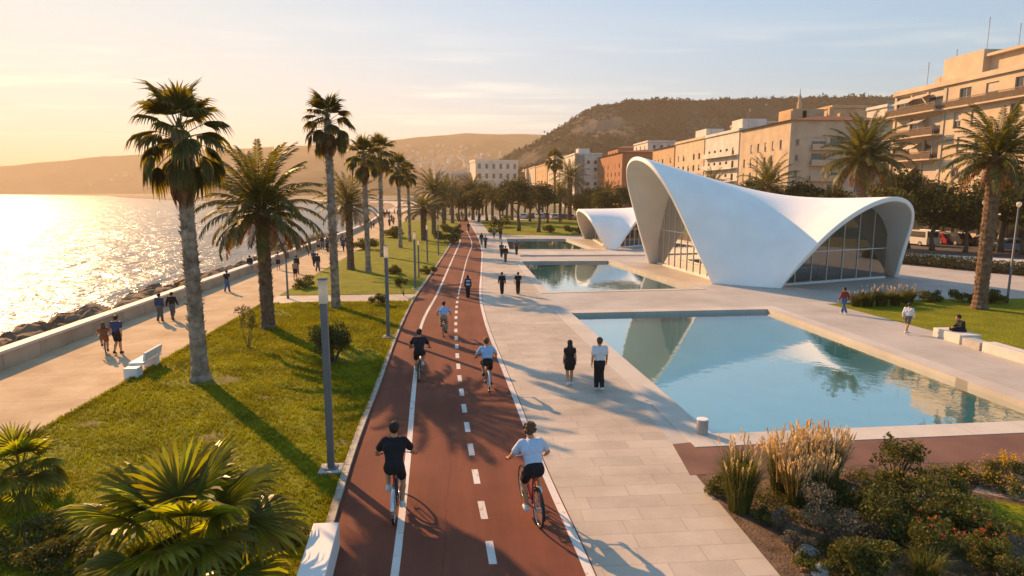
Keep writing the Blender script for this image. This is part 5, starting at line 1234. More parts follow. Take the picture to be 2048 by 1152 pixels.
bb5 = row_bld('pale second-row house just right of the brick red block', 1296, 1268, 284, XF + 14, P_white, nw=3, ns=3, seed=21, dx=12)
bb6 = row_bld('tall cream second-row house behind the white stuccoed one', 1500, 1462, 246, XF + 24, P_cream, nw=4, ns=4, seed=22, dx=12)
bb7 = row_bld('ochre second-row house with tiled roof behind the turret of the long building', 1712, 1676, 222, XF + 34, P_ochre, nw=3, ns=4, roof='hip', seed=23, dx=14)
bb8 = row_bld('red-roofed second-row house left of the pavilion apex', 1236, 1216, 296, XF + 12, P_brick, nw=3, ns=3, roof='hip', seed=24, dx=12)
bb9 = row_bld('cream second-row flats left of the grey and white tower block', 1112, 1094, 312, 66, P_cream, nw=3, ns=3, seed=25, dx=14)
# ------------------------------------------------------------------ hills, far town
def hill(name, prof, Dr, Db, m, amp, rough=1.0, nx=170, ny=46, back=1.35, fine=0.0, seed=0):
    vs = []; fs = []; x0, x1 = prof[0][0], prof[-1][0]
    for i in range(nx):
        px = x0 + (x1 - x0) * i / (nx - 1); py = pw(prof, px)
        base = PD(px, 384, Db); top = PD(px, py, Dr); hgt = max(.5, top.z)
        for j in range(ny):
            t = j / (ny - 1)
            if t <= .8:
                q = t / .8; D = Db + (Dr - Db) * q; p = PD(px, 384, D); k = q ** 1.15 * (1 - .16 * math.sin(PI * q)); z = hgt * k
                w = math.sin(PI * min(1, q * 1.0)) * .9 + .12 * q
                z += amp * w * (noise.fractal(Vector((p.x, p.y, seed)) / (amp * 5.5), 1.0, 2.0, 5) * rough)
                z += fine * (noise.noise(Vector((p.x, p.y, 0)) / (fine * 4 + .01))) if fine else 0
            else:
                q = (t - .8) / .2; D = Dr * (1 + (back - 1) * q); p = PD(px, 384, D); z = hgt * (1 - q * q * .7)
            vs.append((p.x, p.y, max(z - .6, -3)))
    for i in range(nx - 1):
        for j in range(ny - 1): a = i * ny + j; fs.append((a, a + ny, a + ny + 1, a + 1))
    mb = MB(); mb.add(vs, fs); return struct(name, mb, m, smooth=True)
def hill_mat(name, c1, c2, c3, s, rock=.6):
    m, t, N, L = nt(name); out = N.new('ShaderNodeOutputMaterial'); b = N.new('ShaderNodeBsdfDiffuse'); tc = N.new('ShaderNodeTexCoord')
    a = N.new('ShaderNodeTexNoise'); a.inputs['Scale'].default_value = s; a.inputs['Detail'].default_value = 9; a.inputs['Roughness'].default_value = .7; L.new(tc.outputs['Object'], a.inputs['Vector'])
    r1 = N.new('ShaderNodeValToRGB'); e = r1.color_ramp.elements; e[0].position = .40; e[0].color = c4(c1); e[1].position = .58; e[1].color = c4(c2); k = e.new(.5); k.color = c4([(x + y) * .5 for x, y in zip(c1, c2)]); L.new(a.outputs['Fac'], r1.inputs[0])
    n2 = N.new('ShaderNodeTexNoise'); n2.inputs['Scale'].default_value = s * .22; n2.inputs['Detail'].default_value = 5; L.new(tc.outputs['Object'], n2.inputs['Vector'])
    r2 = N.new('ShaderNodeMapRange'); r2.inputs['From Min'].default_value = rock; r2.inputs['From Max'].default_value = rock + .06; L.new(n2.outputs['Fac'], r2.inputs['Value'])
    mx = N.new('ShaderNodeMixRGB'); L.new(r2.outputs[0], mx.inputs[0]); L.new(r1.outputs[0], mx.inputs[1]); mx.inputs[2].default_value = c4(c3)
    bp = N.new('ShaderNodeBump'); bp.inputs['Distance'].default_value = 6 ; bp.inputs['Strength'].default_value = .8; L.new(a.outputs['Fac'], bp.inputs['Height']); L.new(bp.outputs[0], b.inputs['Normal'])
    L.new(mx.outputs[0], b.inputs[0]); L.new(b.outputs[0], out.inputs[0]); return m
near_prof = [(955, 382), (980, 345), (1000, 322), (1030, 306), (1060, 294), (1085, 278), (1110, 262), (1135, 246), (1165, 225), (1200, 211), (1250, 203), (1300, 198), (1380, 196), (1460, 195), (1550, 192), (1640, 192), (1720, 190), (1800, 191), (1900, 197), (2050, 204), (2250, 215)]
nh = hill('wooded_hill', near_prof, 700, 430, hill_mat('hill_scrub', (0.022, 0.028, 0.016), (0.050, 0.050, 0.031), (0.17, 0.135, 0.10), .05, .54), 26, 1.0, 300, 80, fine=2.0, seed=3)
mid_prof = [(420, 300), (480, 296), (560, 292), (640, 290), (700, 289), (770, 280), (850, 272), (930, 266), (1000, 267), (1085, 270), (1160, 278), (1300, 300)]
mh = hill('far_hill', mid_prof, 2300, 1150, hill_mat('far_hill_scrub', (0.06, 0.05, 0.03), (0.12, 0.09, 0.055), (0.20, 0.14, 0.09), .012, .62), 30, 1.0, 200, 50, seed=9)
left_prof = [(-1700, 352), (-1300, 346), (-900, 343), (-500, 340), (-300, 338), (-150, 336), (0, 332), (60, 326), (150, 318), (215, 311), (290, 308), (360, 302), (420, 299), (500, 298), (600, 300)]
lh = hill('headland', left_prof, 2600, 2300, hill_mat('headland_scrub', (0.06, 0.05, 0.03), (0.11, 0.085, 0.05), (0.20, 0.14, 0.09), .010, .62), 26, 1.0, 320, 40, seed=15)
def bvh_of(o): return BVHTree.FromPolygons([tuple(v.co) for v in o.data.vertices], [tuple(p.vertices) for p in o.data.polygons])
bn_, bm_, bl_ = bvh_of(nh), bvh_of(mh), bvh_of(lh)
# scrub and trees over the near hill (far-off wood that reads as one mass)
r_ = random.Random(31); mb = MB(); k = 0
while k < 7500:
    px = r_.uniform(965, 2100); py = pw(near_prof, px) + (r_.random() ** 1.3) * 190 + 1
    d = ray(px, py); hit = bn_.ray_cast(Vector((0, 0, H)), d)[0]; k += 1
    if hit is None: continue
    if noise.noise((hit.x / 45, hit.y / 45, hit.z / 30)) < -.25: continue
    s = r_.uniform(1.6, 3.4)
    leaf_cloud(mb, [(hit + Vector((0, 0, s * .45)), (s, s, s * .75))], 9, s * .5, r_)
for i in range(330):
    px = 985 + i * 3.3 + r_.uniform(-1, 1); t = PD(px, pw(near_prof, px), 697); t = bn_.ray_cast(Vector((t.x, t.y, 500)), Vector((0, 0, -1)))[0] or t; s = r_.uniform(1.6, 3.2) * (1.7 if r_.random() < .06 else 1)
    leaf_cloud(mb, [(Vector((t.x, t.y, t.z + s * .25)), (s, s, s * .9))], 18, s * .48, r_)
tag(mb.build('hill_wood', mat('hill_wood_leaf', (0.027, 0.035, 0.016), 0.9, 0.35, .05, island=.4)), kind='stuff')
M_hw, M_hr = mat('far_house_wall', (0.62, 0.52, 0.42), .9, .15, .3, obj_rand=.25), mat('far_house_roof', (0.34, 0.17, 0.10), .9, .2, .3)
fhm = []
for (w, d, h, hip) in ((12, 9, 7, 1), (9, 9, 9, 0), (18, 10, 12, 0), (10, 8, 6, 1)):
    mb = MB(); mb.b(-w / 2, w / 2, -d / 2, d / 2, -4, h)
    if hip: mb.add([(-w / 2 - .5, -d / 2 - .5, h + .01), (w / 2 + .5, -d / 2 - .5, h + .01), (w / 2 + .5, d / 2 + .5, h + .01), (-w / 2 - .5, d / 2 + .5, h + .01), (-w / 4, 0, h + 2.5), (w / 4, 0, h + 2.5)], [(0, 1, 5, 4), (1, 2, 5), (2, 3, 4, 5), (3, 0, 4)], 1)
    else: mb.b(-w / 2 - .2, w / 2 + .2, -d / 2 - .2, d / 2 + .2, h + .01, h + .8, 0)
    for fl_ in range(int(h // 3)):
        for i in range(int(w // 3)): mb.b(-w / 2 + 1 + 3 * i, -w / 2 + 2.2 + 3 * i, -d / 2 - .06, -d / 2 - .01, 1 + 3 * fl_, 2.5 + 3 * fl_, 2)
    o = mb.build('far_house', [M_hw, M_hr, M_wglass]); fhm.append(o.data); bpy.data.objects.remove(o)
def far_house(bv, px, py, label, group, s=1.0, rng_=r_):
    hit = bv.ray_cast(Vector((0, 0, H)), ray(px, py))[0]
    if hit is None: return
    o = bpy.data.objects.new('far_house', fhm[rng_.randrange(4)]); COL.objects.link(o); o.location = hit; o.rotation_euler = (0, 0, rng_.uniform(-.6, .6)); o.scale = (s, s, s); tag(o, label, 'house', group)
for i in range(120):
    px = r_.gauss(880, 75); py = 330 - abs(r_.gauss(0, 20)) + abs(px - 900) * .06
    far_house(bm_, min(1000, max(700, px)), max(293, min(345, py)), 'tiny pale house scattered over the hazy hillside beyond the bay', 'houses on the hazy hillside', r_.uniform(.35, .8))
for i in range(70):
    far_house(bm_, r_.uniform(860, 1010), r_.uniform(326, 372), 'small sunlit house of the town at the foot of the hazy hill', 'houses at the foot of the hazy hill', r_.uniform(.6, 1.1))
for i in range(26):
    far_house(bl_, r_.uniform(180, 420), r_.uniform(345, 378), 'faint house on the shore of the orange headland across the water', 'houses on the headland shore', r_.uniform(.6, 1.1))
for (px, py, l_) in ((1532, 210, 'white villa among the trees high on the wooded hill, right one'), (1500, 222, 'white villa among the trees high on the wooded hill, left one')): far_house(bn_, px, py, l_, None, .2)
for i in range(48):   # low quarter between the path's end and the far hill
    px = r_.uniform(880, 1000); D = r_.uniform(480, 900); p = PD(px, 384, D); p.z = 0; o = bpy.data.objects.new('far_house', fhm[r_.randrange(4)]); COL.objects.link(o); o.location = p; o.rotation_euler = (0, 0, r_.uniform(-.3, .3)); s = r_.uniform(1.0, 1.9); o.scale = (s, s, s * 1.3); tag(o, 'hazy town house beyond the end of the bike path', 'house', 'town houses beyond the path')
for i, (px, D, l) in enumerate(((885, 520, 'terracotta hued'), (912, 600, 'pale'), (936, 480, 'cream'), (962, 560, 'brick coloured'), (984, 660, 'white'), (1003, 600, 'sand coloured'), (1018, 620, 'ochre'), (1042, 640, 'rust coloured'))):
    p = PD(px, 384, D); hh_ = 14 + (i * 5) % 9; b = Bld(l + ' far block of flats in the town beyond the end of the bike path', p.x, p.y, p.x + 20, p.y + 16, hh_, (P_brick, P_white, P_cream, P_brick, P_white, P_sand, P_ochre, P_brick)[i])
    b.grid('s', 5, int(hh_ / 3.2), 1.5, 1.7, 1.5, 3.1, far=True, seed=i, skip=.1); b.finish(roof='hip' if i % 2 else 'flat')
# beach and pier at the bend of the bay, white canopy, boat
mb = MB(); mb.sheet([(-27.2, 216), (-30.2, 300), (-42.2, 390), (-75.2, 460), (-150, 560), (-140, 590), (-60, 500), (-26, 420), (-16, 300), (-17, 216)], [], .012); struct('beach', mb, mat('beach_sand', (0.50, 0.40, 0.30), .95, .15, .1, .2, 3))
pr = thing('pier', 'long low pale pier on the bend of the bay', 'pier', PD(830, 402, 480) * 1.0); pr.location.z = 0
mb = MB(); mb.b(-62, 0, -4, 4, .2, .9); mb.build('deck', M_curbwhite, pr)
for i in range(12): mb = MB(); mb.tube([(-60 + 5.2 * i, 0, -3.0), (-60 + 5.2 * i, 0, .2)], .5, 8); mb.build('pile', M_conc, pr)
cn = thing('canopy_tent', 'white canopy tent at the far end of the bike path', 'tent', P(903, 428))
mb = MB(); mb.add([(-6, -3, 3.2), (6, -3, 3.2), (6, 3, 3.2), (-6, 3, 3.2), (0, 0, 4.4), (-6, -3, 2.8), (6, -3, 2.8), (6, 3, 2.8), (-6, 3, 2.8)], [(0, 1, 4), (1, 2, 4), (2, 3, 4), (3, 0, 4), (0, 1, 6, 5), (1, 2, 7, 6), (2, 3, 8, 7), (3, 0, 5, 8)]); mb.build('roof', mat('tent_cloth', (.75, .73, .70), .8, .05), cn)
for x in (-5.8, 0, 5.8):
    for y_ in (-2.8, 2.8): MB().tube([(x, y_, 0), (x, y_, 2.9)], .07, 6).build('pole', M_pole, cn)
bt = thing('motor_boat', 'tiny motor boat far out on the water before the headland', 'boat', PD(337, 386.6, 900)); bt.location.z = -2.35
mb = MB(); prof = [(-5, .9), (-4.6, 1.2), (3, 1.1), (5.2, 0)]; vs = []
for x, w in ((-5, 1.3), (-2, 1.6), (2, 1.5), (4, .9), (5.6, .05)): vs += [(x, -w, 1.2 + max(0, x) * .08), (x, -w * .5, 0), (x, w * .5, 0), (x, w, 1.2 + max(0, x) * .08)]
mb.add(vs, [(4 * i + k, 4 * i + k + 1, 4 * i + k + 5, 4 * i + k + 4) for i in range(4) for k in range(3)] + [(4 * i, 4 * i + 3, 4 * i + 7, 4 * i + 4) for i in range(4)] + [(0, 1, 2, 3)]); mb.build('hull', mat('boat_paint', (.5, .48, .45), .4, .05), bt)
mb = MB(); mb.b(-2.2, 1.2, -.9, .9, 1.25, 2.6); bevel(mb.build('cabin', M_white, bt), .2); MB().b(-1.0, 1.25, -.92, .92, 1.9, 2.35).build('window', M_wglass, bt)

# ------------------------------------------------------------------ cars on the road
M_tyre = mat('tyre_rubber', (0.018, 0.018, 0.018), .85, .1); M_rim = mat('wheel_rim', (.45, .45, .46), .35, .05, metal=.8)
M_cglass = mat('car_window', (0.02, 0.024, 0.028), .08, .1, spec=.9); M_headl = mat('headlight_glass', (.7, .7, .68), .15, .03); M_tail = mat('tail_light', (.45, .02, .015), .25, .05)
def car(label, col, loc, rz, kind='car', s=1.0, cat='car', group=None):
    root = thing('parked_car' if kind != 'van' else 'white_van', label, cat, loc, rz, group, s)
    m = mat('car_paint_%d' % len(MATS), col, .25, .04, spec=.6)
    L_, W_ = (4.3, 1.75) if kind != 'van' else (5.0, 1.95)
    low = [(-.5, .28), (-.5, .62), (-.47, .80), (-.30, .86), (.20, .86), (.44, .74), (.5, .58), (.5, .28)] if kind != 'van' else [(-.5, .3), (-.5, 1.05), (.30, 1.05), (.46, .92), (.5, .6), (.5, .3)]
    def extr(poly, w, mi=0):
        mb = MB(); n = len(poly); vs = [(x * L_, -w, z) for x, z in poly] + [(x * L_, w, z) for x, z in poly]
        return mb.add(vs, [tuple(range(n)), tuple(range(2 * n - 1, n - 1, -1))] + [(i, (i + 1) % n, n + (i + 1) % n, n + i) for i in range(n)], mi)
    bd = extr(low, W_ / 2); o = bd.build('body', m, root); bevel(o, .07, 3)
    if kind == 'van': cab = [(-.49, 1.052), (-.48, 1.95), (.12, 1.95), (.30, 1.052)]
    else: cab = [(-.42, .862), (-.30, 1.38), (.06, 1.40), (.25, .862)]
    o = extr(cab, W_ / 2 - .1).build('cabin', m, root); bevel(o, .06, 3)
    def inset(poly, k, up):
        cx = sum(p[0] for p in poly) / len(poly); z0 = min(p[1] for p in poly); z1 = max(p[1] for p in poly)
        return [(cx + (x - cx) * k, z0 + .06 if z < (z0 + z1) / 2 else z1 - up) for x, z in poly]
    o = extr(inset(cab, .86, .12), W_ / 2 - .085).build('side_window', M_cglass, root)
    mb = MB(); a, b = cab[2], cab[3]; f0, f1 = .18, .9
    vs = [((a[0] + (b[0] - a[0]) * f) * L_ + .02, y_ * (W_ / 2 - .2), a[1] + (b[1] - a[1]) * f + .012) for f in (f0, f1) for y_ in (-1, 1)]; mb.add(vs, [(0, 1, 3, 2)]); mb.build('windscreen', M_cglass, root)
    mb = MB(); a, b = cab[1], cab[0]; vs = [((a[0] + (b[0] - a[0]) * f) * L_ - .02, y_ * (W_ / 2 - .2), a[1] + (b[1] - a[1]) * f + .012) for f in (f0, f1) for y_ in (-1, 1)]; mb.add(vs, [(0, 1, 3, 2)]); mb.build('rear_window', M_cglass, root)
    for y_ in (-1, 1):
        MB().box((L_ * .485, y_ * (W_ / 2 - .25), .62), (.12, .3, .14)).build('headlight', M_headl, root); MB().box((-L_ * .49, y_ * (W_ / 2 - .22), .66), (.08, .24, .18)).build('tail_light', M_tail, root)
        for x in (-.31, .32):
            w = MB(); w.tube([(0, -.1, 0), (0, .1, 0)], .31, 18); wo_ = w.build('wheel', M_tyre, root, loc=(x * L_, y_ * (W_ / 2 - .08), .31)); r2_ = MB(); r2_.tube([(0, -.105, 0), (0, .105, 0)], .19, 14); r2_.build('rim', M_rim, wo_)
    MB().box((L_ * .5, 0, .4), (.1, W_ * .9, .18)).build('bumper', M_pole, root); return root
car('white van parked on the road right behind the big pavilion', (.62, .60, .57), P(1833, 490), R(95), 'van', 1.0, 'van')
car('small red car on the road between the white van and the dark car', (.35, .03, .025), P(1872, 487), R(100))
car('dark car parked by the roadside street light', (.03, .035, .045), P(1905, 489), R(92), s=1.12)
car('light blue car on the road at the right edge', (.22, .30, .40), P(2012, 502), R(165), s=1.05)
car('silver car half hidden by the ringed palm trunk', (.35, .35, .36), P(1968, 492), R(100))
r_ = random.Random(8); base_c = None
for i, (x, y) in enumerate(((1048, 437), (1062, 436), (1078, 437), (1093, 436), (1108, 438), (1124, 438), (1142, 439), (1160, 439))):
    base_c = car('small far car parked in the row beneath the trees left of the small pavilion', [(.6, .6, .6), (.05, .05, .06), (.45, .46, .48), (.3, .05, .04)][i % 4], P(x, y), R(80 + 10 * (i % 3)), group='far cars beneath the trees')
# ------------------------------------------------------------------ people: bodies grown as one surface from limb fields
def surface_nets(d, org, h):
    nx, ny, nz = d.shape; c = []
    for dx in (0, 1):
        for dy in (0, 1):
            for dz in (0, 1): c.append(d[dx:nx - 1 + dx, dy:ny - 1 + dy, dz:nz - 1 + dz])
    offs = [np.array((dx, dy, dz), float) for dx in (0, 1) for dy in (0, 1) for dz in (0, 1)]
    inside = sum((a < 0).astype(int) for a in c); mask = (inside > 0) & (inside < 8); ids = np.argwhere(mask)
    vals = np.stack([a[mask] for a in c], 1); acc = np.zeros((len(ids), 3)); cnt = np.zeros(len(ids))
    for a in range(8):
        for b in range(a + 1, 8):
            if abs(offs[a] - offs[b]).sum() != 1: continue
            va, vb = vals[:, a], vals[:, b]; cr = (va < 0) != (vb < 0); t = np.where(cr, va / np.where(cr, va - vb, 1), 0)
            acc += (offs[a] + np.outer(t, offs[b] - offs[a])) * cr[:, None]; cnt += cr
    V = (ids + acc / np.maximum(cnt, 1)[:, None]) * h + org
    idx = -np.ones((nx - 1, ny - 1, nz - 1), int); idx[mask] = np.arange(len(ids)); s = d < 0; F_ = []
    for ax in range(3):
        sl0 = [slice(None)] * 3; sl1 = [slice(None)] * 3; sl0[ax] = slice(0, -1); sl1[ax] = slice(1, None)
        e = np.argwhere(s[tuple(sl0)] != s[tuple(sl1)]); b, c_ = (ax + 1) % 3, (ax + 2) % 3
        e = e[(e[:, b] > 0) & (e[:, c_] > 0) & (e[:, b] < d.shape[b] - 1) & (e[:, c_] < d.shape[c_] - 1)]
        if not len(e): continue
        q = []
        for ob, oc in ((-1, -1), (0, -1), (0, 0), (-1, 0)):
            k = e.copy(); k[:, b] += ob; k[:, c_] += oc; q.append(idx[k[:, 0], k[:, 1], k[:, 2]])
        q = np.stack(q, 1); fl = s[e[:, 0], e[:, 1], e[:, 2]]; q[~fl] = q[~fl][:, ::-1]; F_.append(q)
    return V, np.concatenate(F_)
def field(prims, h, k=0.03, clip=None, grow=0.0):
    """prims: (a, b, ra, rb[, flat axis scale]) round cones, blended; returns mesh arrays"""
    P0 = np.array([p[0] for p in prims] + [p[1] for p in prims], float); mr = max(max(p[2], p[3]) for p in prims) + grow + .05
    lo = P0.min(0) - mr; hi = P0.max(0) + mr; n = np.ceil((hi - lo) / h).astype(int) + 1
    D = np.full(n, 1.0)
    for p in prims:
        a, b = np.array(p[0], float), np.array(p[1], float); ra, rb = p[2] + grow, p[3] + grow; kk = p[4] if len(p) > 4 else k
        m = max(ra, rb) + kk + h * 2; l = np.maximum(np.floor((np.minimum(a, b) - m - lo) / h).astype(int), 0); u = np.minimum(np.ceil((np.maximum(a, b) + m - lo) / h).astype(int) + 1, n)
        if (u <= l).any(): continue
        xs = [lo[i] + h * np.arange(l[i], u[i]) for i in range(3)]; X, Y, Z = np.meshgrid(*xs, indexing='ij')
        ab = b - a; L2 = max(1e-9, (ab ** 2).sum()); t = np.clip(((X - a[0]) * ab[0] + (Y - a[1]) * ab[1] + (Z - a[2]) * ab[2]) / L2, 0, 1)
        dd = np.sqrt((X - a[0] - t * ab[0]) ** 2 + (Y - a[1] - t * ab[1]) ** 2 + (Z - a[2] - t * ab[2]) ** 2) - (ra + (rb - ra) * t)
        S = tuple(slice(l[i], u[i]) for i in range(3)); o = D[S]; hh_ = np.maximum(kk - np.abs(o - dd), 0) / max(kk, 1e-6); D[S] = np.minimum(o, dd) - hh_ * hh_ * kk / 4
    if clip is not None:
        X, Y, Z = np.meshgrid(*[lo[i] + h * np.arange(n[i]) for i in range(3)], indexing='ij'); D = np.maximum(D, clip(X, Y, Z))
    return surface_nets(D, lo, h)
def mesh_part(name, prims, h, m, parent, k=.03, clip=None, grow=0.0):
    V, F_ = field(prims, h, k, clip, grow); me = bpy.data.meshes.new(name); me.from_pydata(V.tolist(), [], F_.tolist()); me.materials.append(m)
    me.polygons.foreach_set('use_smooth', [True] * len(me.polygons)); me.update(); o = bpy.data.objects.new(name, me); COL.objects.link(o); o.parent = parent; return o
V3 = lambda *a: np.array(a, float)
def ik(a, b, l1, l2, pole):
    d = b - a; L_ = np.linalg.norm(d); L_ = min(L_, (l1 + l2) * .999); u = d / np.linalg.norm(d); x = (l1 * l1 - l2 * l2 + L_ * L_) / (2 * L_); y = math.sqrt(max(0, l1 * l1 - x * x))
    pl = np.array(pole, float); pl = pl - u * pl.dot(u); pl /= np.linalg.norm(pl); return a + u * x + pl * y
def hand(w, d, n, side, curl=.35, r=.0095):
    """palm, four unequal bent fingers and a thumb leaving the side of the palm; d = along the hand, n = palm normal (towards the palm side), side = towards the thumb"""
    d, n, side = (np.array(v, float) / np.linalg.norm(v) for v in (d, n, side)); pr = []
    for s in (-.03, 0, .03): pr.append((w + side * s * .5, w + d * .085 + side * s, .017, .015, .015))
    for i, (s, L_) in enumerate(((.034, .070), (.012, .080), (-.011, .074), (-.032, .058))):
        a = w + d * .09 + side * s; d1 = d * math.cos(curl) + n * math.sin(curl); b = a + d1 * L_ * .5; d2 = d * math.cos(curl * 2.3) + n * math.sin(curl * 2.3); c = b + d2 * L_ * .32; d3 = d * math.cos(curl * 3.4) + n * math.sin(curl * 3.4)
        pr += [(a, b, r, r * .95, .006), (b, c, r * .95, r * .88, .006), (c, c + d3 * L_ * .24, r * .88, r * .78, .006)]
    t0 = w + d * .025 + side * .03; t1 = t0 + (d * .6 + side * .75 + n * .25) * .042; pr += [(t0, t1, .013, .011, .01), (t1, t1 + (d * .9 + n * .45 + side * .15) * .034, .011, .009, .006)]
    return pr
def head_prims(c, f, up):
    """skull, jaw, nose, brow, ears; c = centre of the skull, f = facing, up"""
    f = f / np.linalg.norm(f); up = up / np.linalg.norm(up); r = np.cross(f, up)
    P_ = lambda x, y, z: c + r * x + f * y + up * z
    pr = [(P_(0, -.022, .012), P_(0, .026, .012), .083, .078, .02), (P_(0, .03, -.035), P_(0, .052, -.075), .060, .040, .03), (P_(-.03, .02, -.06), P_(.03, .02, -.06), .042, .042, .03)]
    pr += [(P_(0, .098, .0), P_(0, .112, -.028), .010, .014, .012), (P_(-.035, .082, .02), P_(.035, .082, .02), .014, .014, .012), (P_(-.016, .086, -.058), P_(.016, .086, -.058), .009, .009, .008)]
    for s in (-1, 1): pr += [(P_(s * .076, -.008, .015), P_(s * .082, -.014, -.02), .014, .010, .006)]
    return pr, P_
def person(label, pose, cloth, hair='short', hairm=None, skin=None, h=.016, s=1.0, loc=(0, 0, 0), rz=0.0, group=None, fem=False, extra=None):
    """pose: joints; cloth: list of (name, kind, material)"""
    J = pose; root = thing('person', label, 'person', loc, rz, group, s)
    k = .94 if fem else 1.0
    hipw, shw = J['hipw'], J['shw']
    pel = J['pel']; ch = J['chest']; nk = J['neck']; rt = np.array((1., 0, 0)); mid_ = pel * .45 + ch * .55
    torso = []
    for sgn in (-1, 1):
        torso += [(pel + rt * sgn * hipw * .75, mid_ + rt * sgn * .055, .098, .088 * k, .05), (mid_ + rt * sgn * .055, ch + rt * sgn * .085, .088 * k, .108 * k, .05), (ch + rt * sgn * .085, J['sh'][sgn] - rt * sgn * .03, .10 * k, .060, .05)]
    torso += [(ch, nk, .085, .062, .04)]
    neck = [(nk, J['head'] + V3(0, -.012, -.07), .056, .052, .02)]
    hp, HP = head_prims(J['head'], J['face'], J['up']); body = list(torso) + neck + hp; arms = {}; legs = {}
    for sgn in (-1, 1):
        sh, el, wr = J['sh'][sgn], J['el'][sgn], J['wr'][sgn]
        arms[sgn] = [(sh, el, .052 * k, .040 * k, .03), (el, el * .45 + wr * .55, .041 * k, .037 * k, .02), (el * .45 + wr * .55, wr, .037 * k, .026, .02)]
        body += arms[sgn] + hand(wr, *J['hand'][sgn])
        hi, kn, an = J['hip'][sgn], J['kn'][sgn], J['an'][sgn]; toe = J['toe'][sgn]
        cal = kn * .68 + an * .32; back = V3(0, -.02, 0)
        legs[sgn] = [(hi, kn, .088, .056, .04), (kn, cal + back, .056, .058, .03), (cal + back, an, .058, .036, .03)]
        ft = [(an + V3(0, -.035, -.045), toe, .038, .026, .02), (an, an + V3(0, -.02, -.03), .036, .038, .02)]
        body += legs[sgn] + ft
    mesh_part('body', body, h, skin or M_skin, root, .02)
    for nm, kind, m in cloth:
        if kind == 'tee' or kind == 'long':
            pr = list(torso) + [(pel + V3(-hipw * .5, 0, -.05), pel + V3(hipw * .5, 0, -.05), .105, .105, .05)]
            for sgn in (-1, 1):
                sh, el, wr = J['sh'][sgn], J['el'][sgn], J['wr'][sgn]
                if kind == 'tee': pr.append((sh, sh * .35 + el * .65, .060, .058, .03))
                else: pr += [(sh, el, .060, .050, .03), (el, wr * .92 + el * .08, .050, .036, .02)]
            zt = J['neck'][2] + .015; zb = pel[2] - .12
            mesh_part(nm, pr, h, m, root, .03, grow=.016, clip=lambda X, Y, Z: np.maximum(Z - zt, zb - Z))
        elif kind in ('shorts', 'trousers', 'skirt', 'dress'):
            pr = [(pel + V3(-hipw * .7, 0, .03), pel + V3(hipw * .7, 0, .03), .10, .10, .04), (pel + V3(-hipw * .8, -.02, -.05), pel + V3(hipw * .8, -.02, -.05), .10, .10, .04)]
            for sgn in (-1, 1):
                hi, kn, an = J['hip'][sgn], J['kn'][sgn], J['an'][sgn]
                if kind == 'shorts': pr.append((hi, hi * .28 + kn * .72, .096, .076, .03))
                elif kind == 'trousers': pr += [(hi, kn, .094, .064, .03), (kn, kn * .5 + an * .5 + V3(0, -.015, 0), .072, .068, .03), (kn * .5 + an * .5 + V3(0, -.015, 0), an, .068, .054, .03)]
                else: pr.append((hi, hi * .42 + kn * .58, .10, .10, .10))
            if kind == 'dress':
                pr += list(torso)
                for sgn in (-1, 1): pr.append((J['sh'][sgn], J['sh'][sgn] * .6 + J['el'][sgn] * .4, .056, .054, .03))
            zt = J['neck'][2] - .01
            mesh_part(nm, pr, h, m, root, .03, grow=.014, clip=(lambda X, Y, Z: Z - zt) if kind == 'dress' else None)
        elif kind == 'shoes':
            for sgn in (-1, 1):
                an, toe = J['an'][sgn], J['toe'][sgn]; mesh_part('shoe', [(an + V3(0, -.035, -.045), toe, .040, .030, .02), (an + V3(0, -.01, -.01), an + V3(0, -.03, -.04), .040, .042, .02)], h, m, root, .02, grow=.010)
        elif kind == 'bag':
            pr = [(ch + V3(-.08, -.16, .05), ch + V3(.08, -.16, .05), .085, .085, .06), (ch + V3(-.08, -.17, -.2), ch + V3(.08, -.17, -.2), .095, .095, .06)]; mesh_part(nm, pr, h, m, root, .1)
    c = J['head']; f = J['face'] / np.linalg.norm(J['face']); hm_ = hairm or M_hair
    hr = [(HP(0, -.03, .03), HP(0, .03, .045), .086, .074, .02), (HP(0, -.045, -.01), HP(0, -.02, .04), .076, .085, .02)]; g = .010
    if hair == 'curly':
        r = random.Random(4); g = .004
        for _ in range(60):
            u = rnd_unit(r); u = np.array(u); q = c + V3(0, -.012, .028) + u * .088
            if (q - c).dot(f) > .03 and q[2] < c[2] + .05: continue
            if q[2] < c[2] - .06: continue
            hr.append((q, q + u * .022, .029, .022, .010))
    if hair == 'long': hr += [(HP(0, -.06, .0), HP(0, -.085, -.16), .075, .085, .03), (HP(-.04, -.085, -.14), HP(-.03, -.10, -.34), .06, .03, .04), (HP(.04, -.085, -.14), HP(.03, -.10, -.34), .06, .03, .04)]
    if hair == 'bun': hr += [(HP(0, -.09, .06), HP(0, -.10, .07), .045, .042, .02)]
    ff = c + f * .055; zc = c[2]
    mesh_part('hair', hr, h * .8, hm_, root, .02, grow=g, clip=lambda X, Y, Z: np.minimum((X - ff[0]) * f[0] + (Y - ff[1]) * f[1] + (Z - ff[2]) * f[2], zc + .055 - Z) if hair != 'bald' else None)
    e = MB()
    for sgn in (-1, 1):
        p = HP(sgn * .032, .088, .004); e2 = MB(); e2.tube([p + f * -.004, p + f * .004], .011, 8); e2.build('eye', M_eye, root)
    return root
M_skin = mat('skin', (0.50, 0.235, 0.115), .55, .06, 8, spec=.35); M_hair = mat('dark_hair', (0.022, 0.014, 0.010), .6, .3, 30); M_brown = mat('brown_hair', (0.10, 0.045, 0.02), .65, .3, 30); M_eye = mat('eye', (.05, .04, .035), .2, .1)
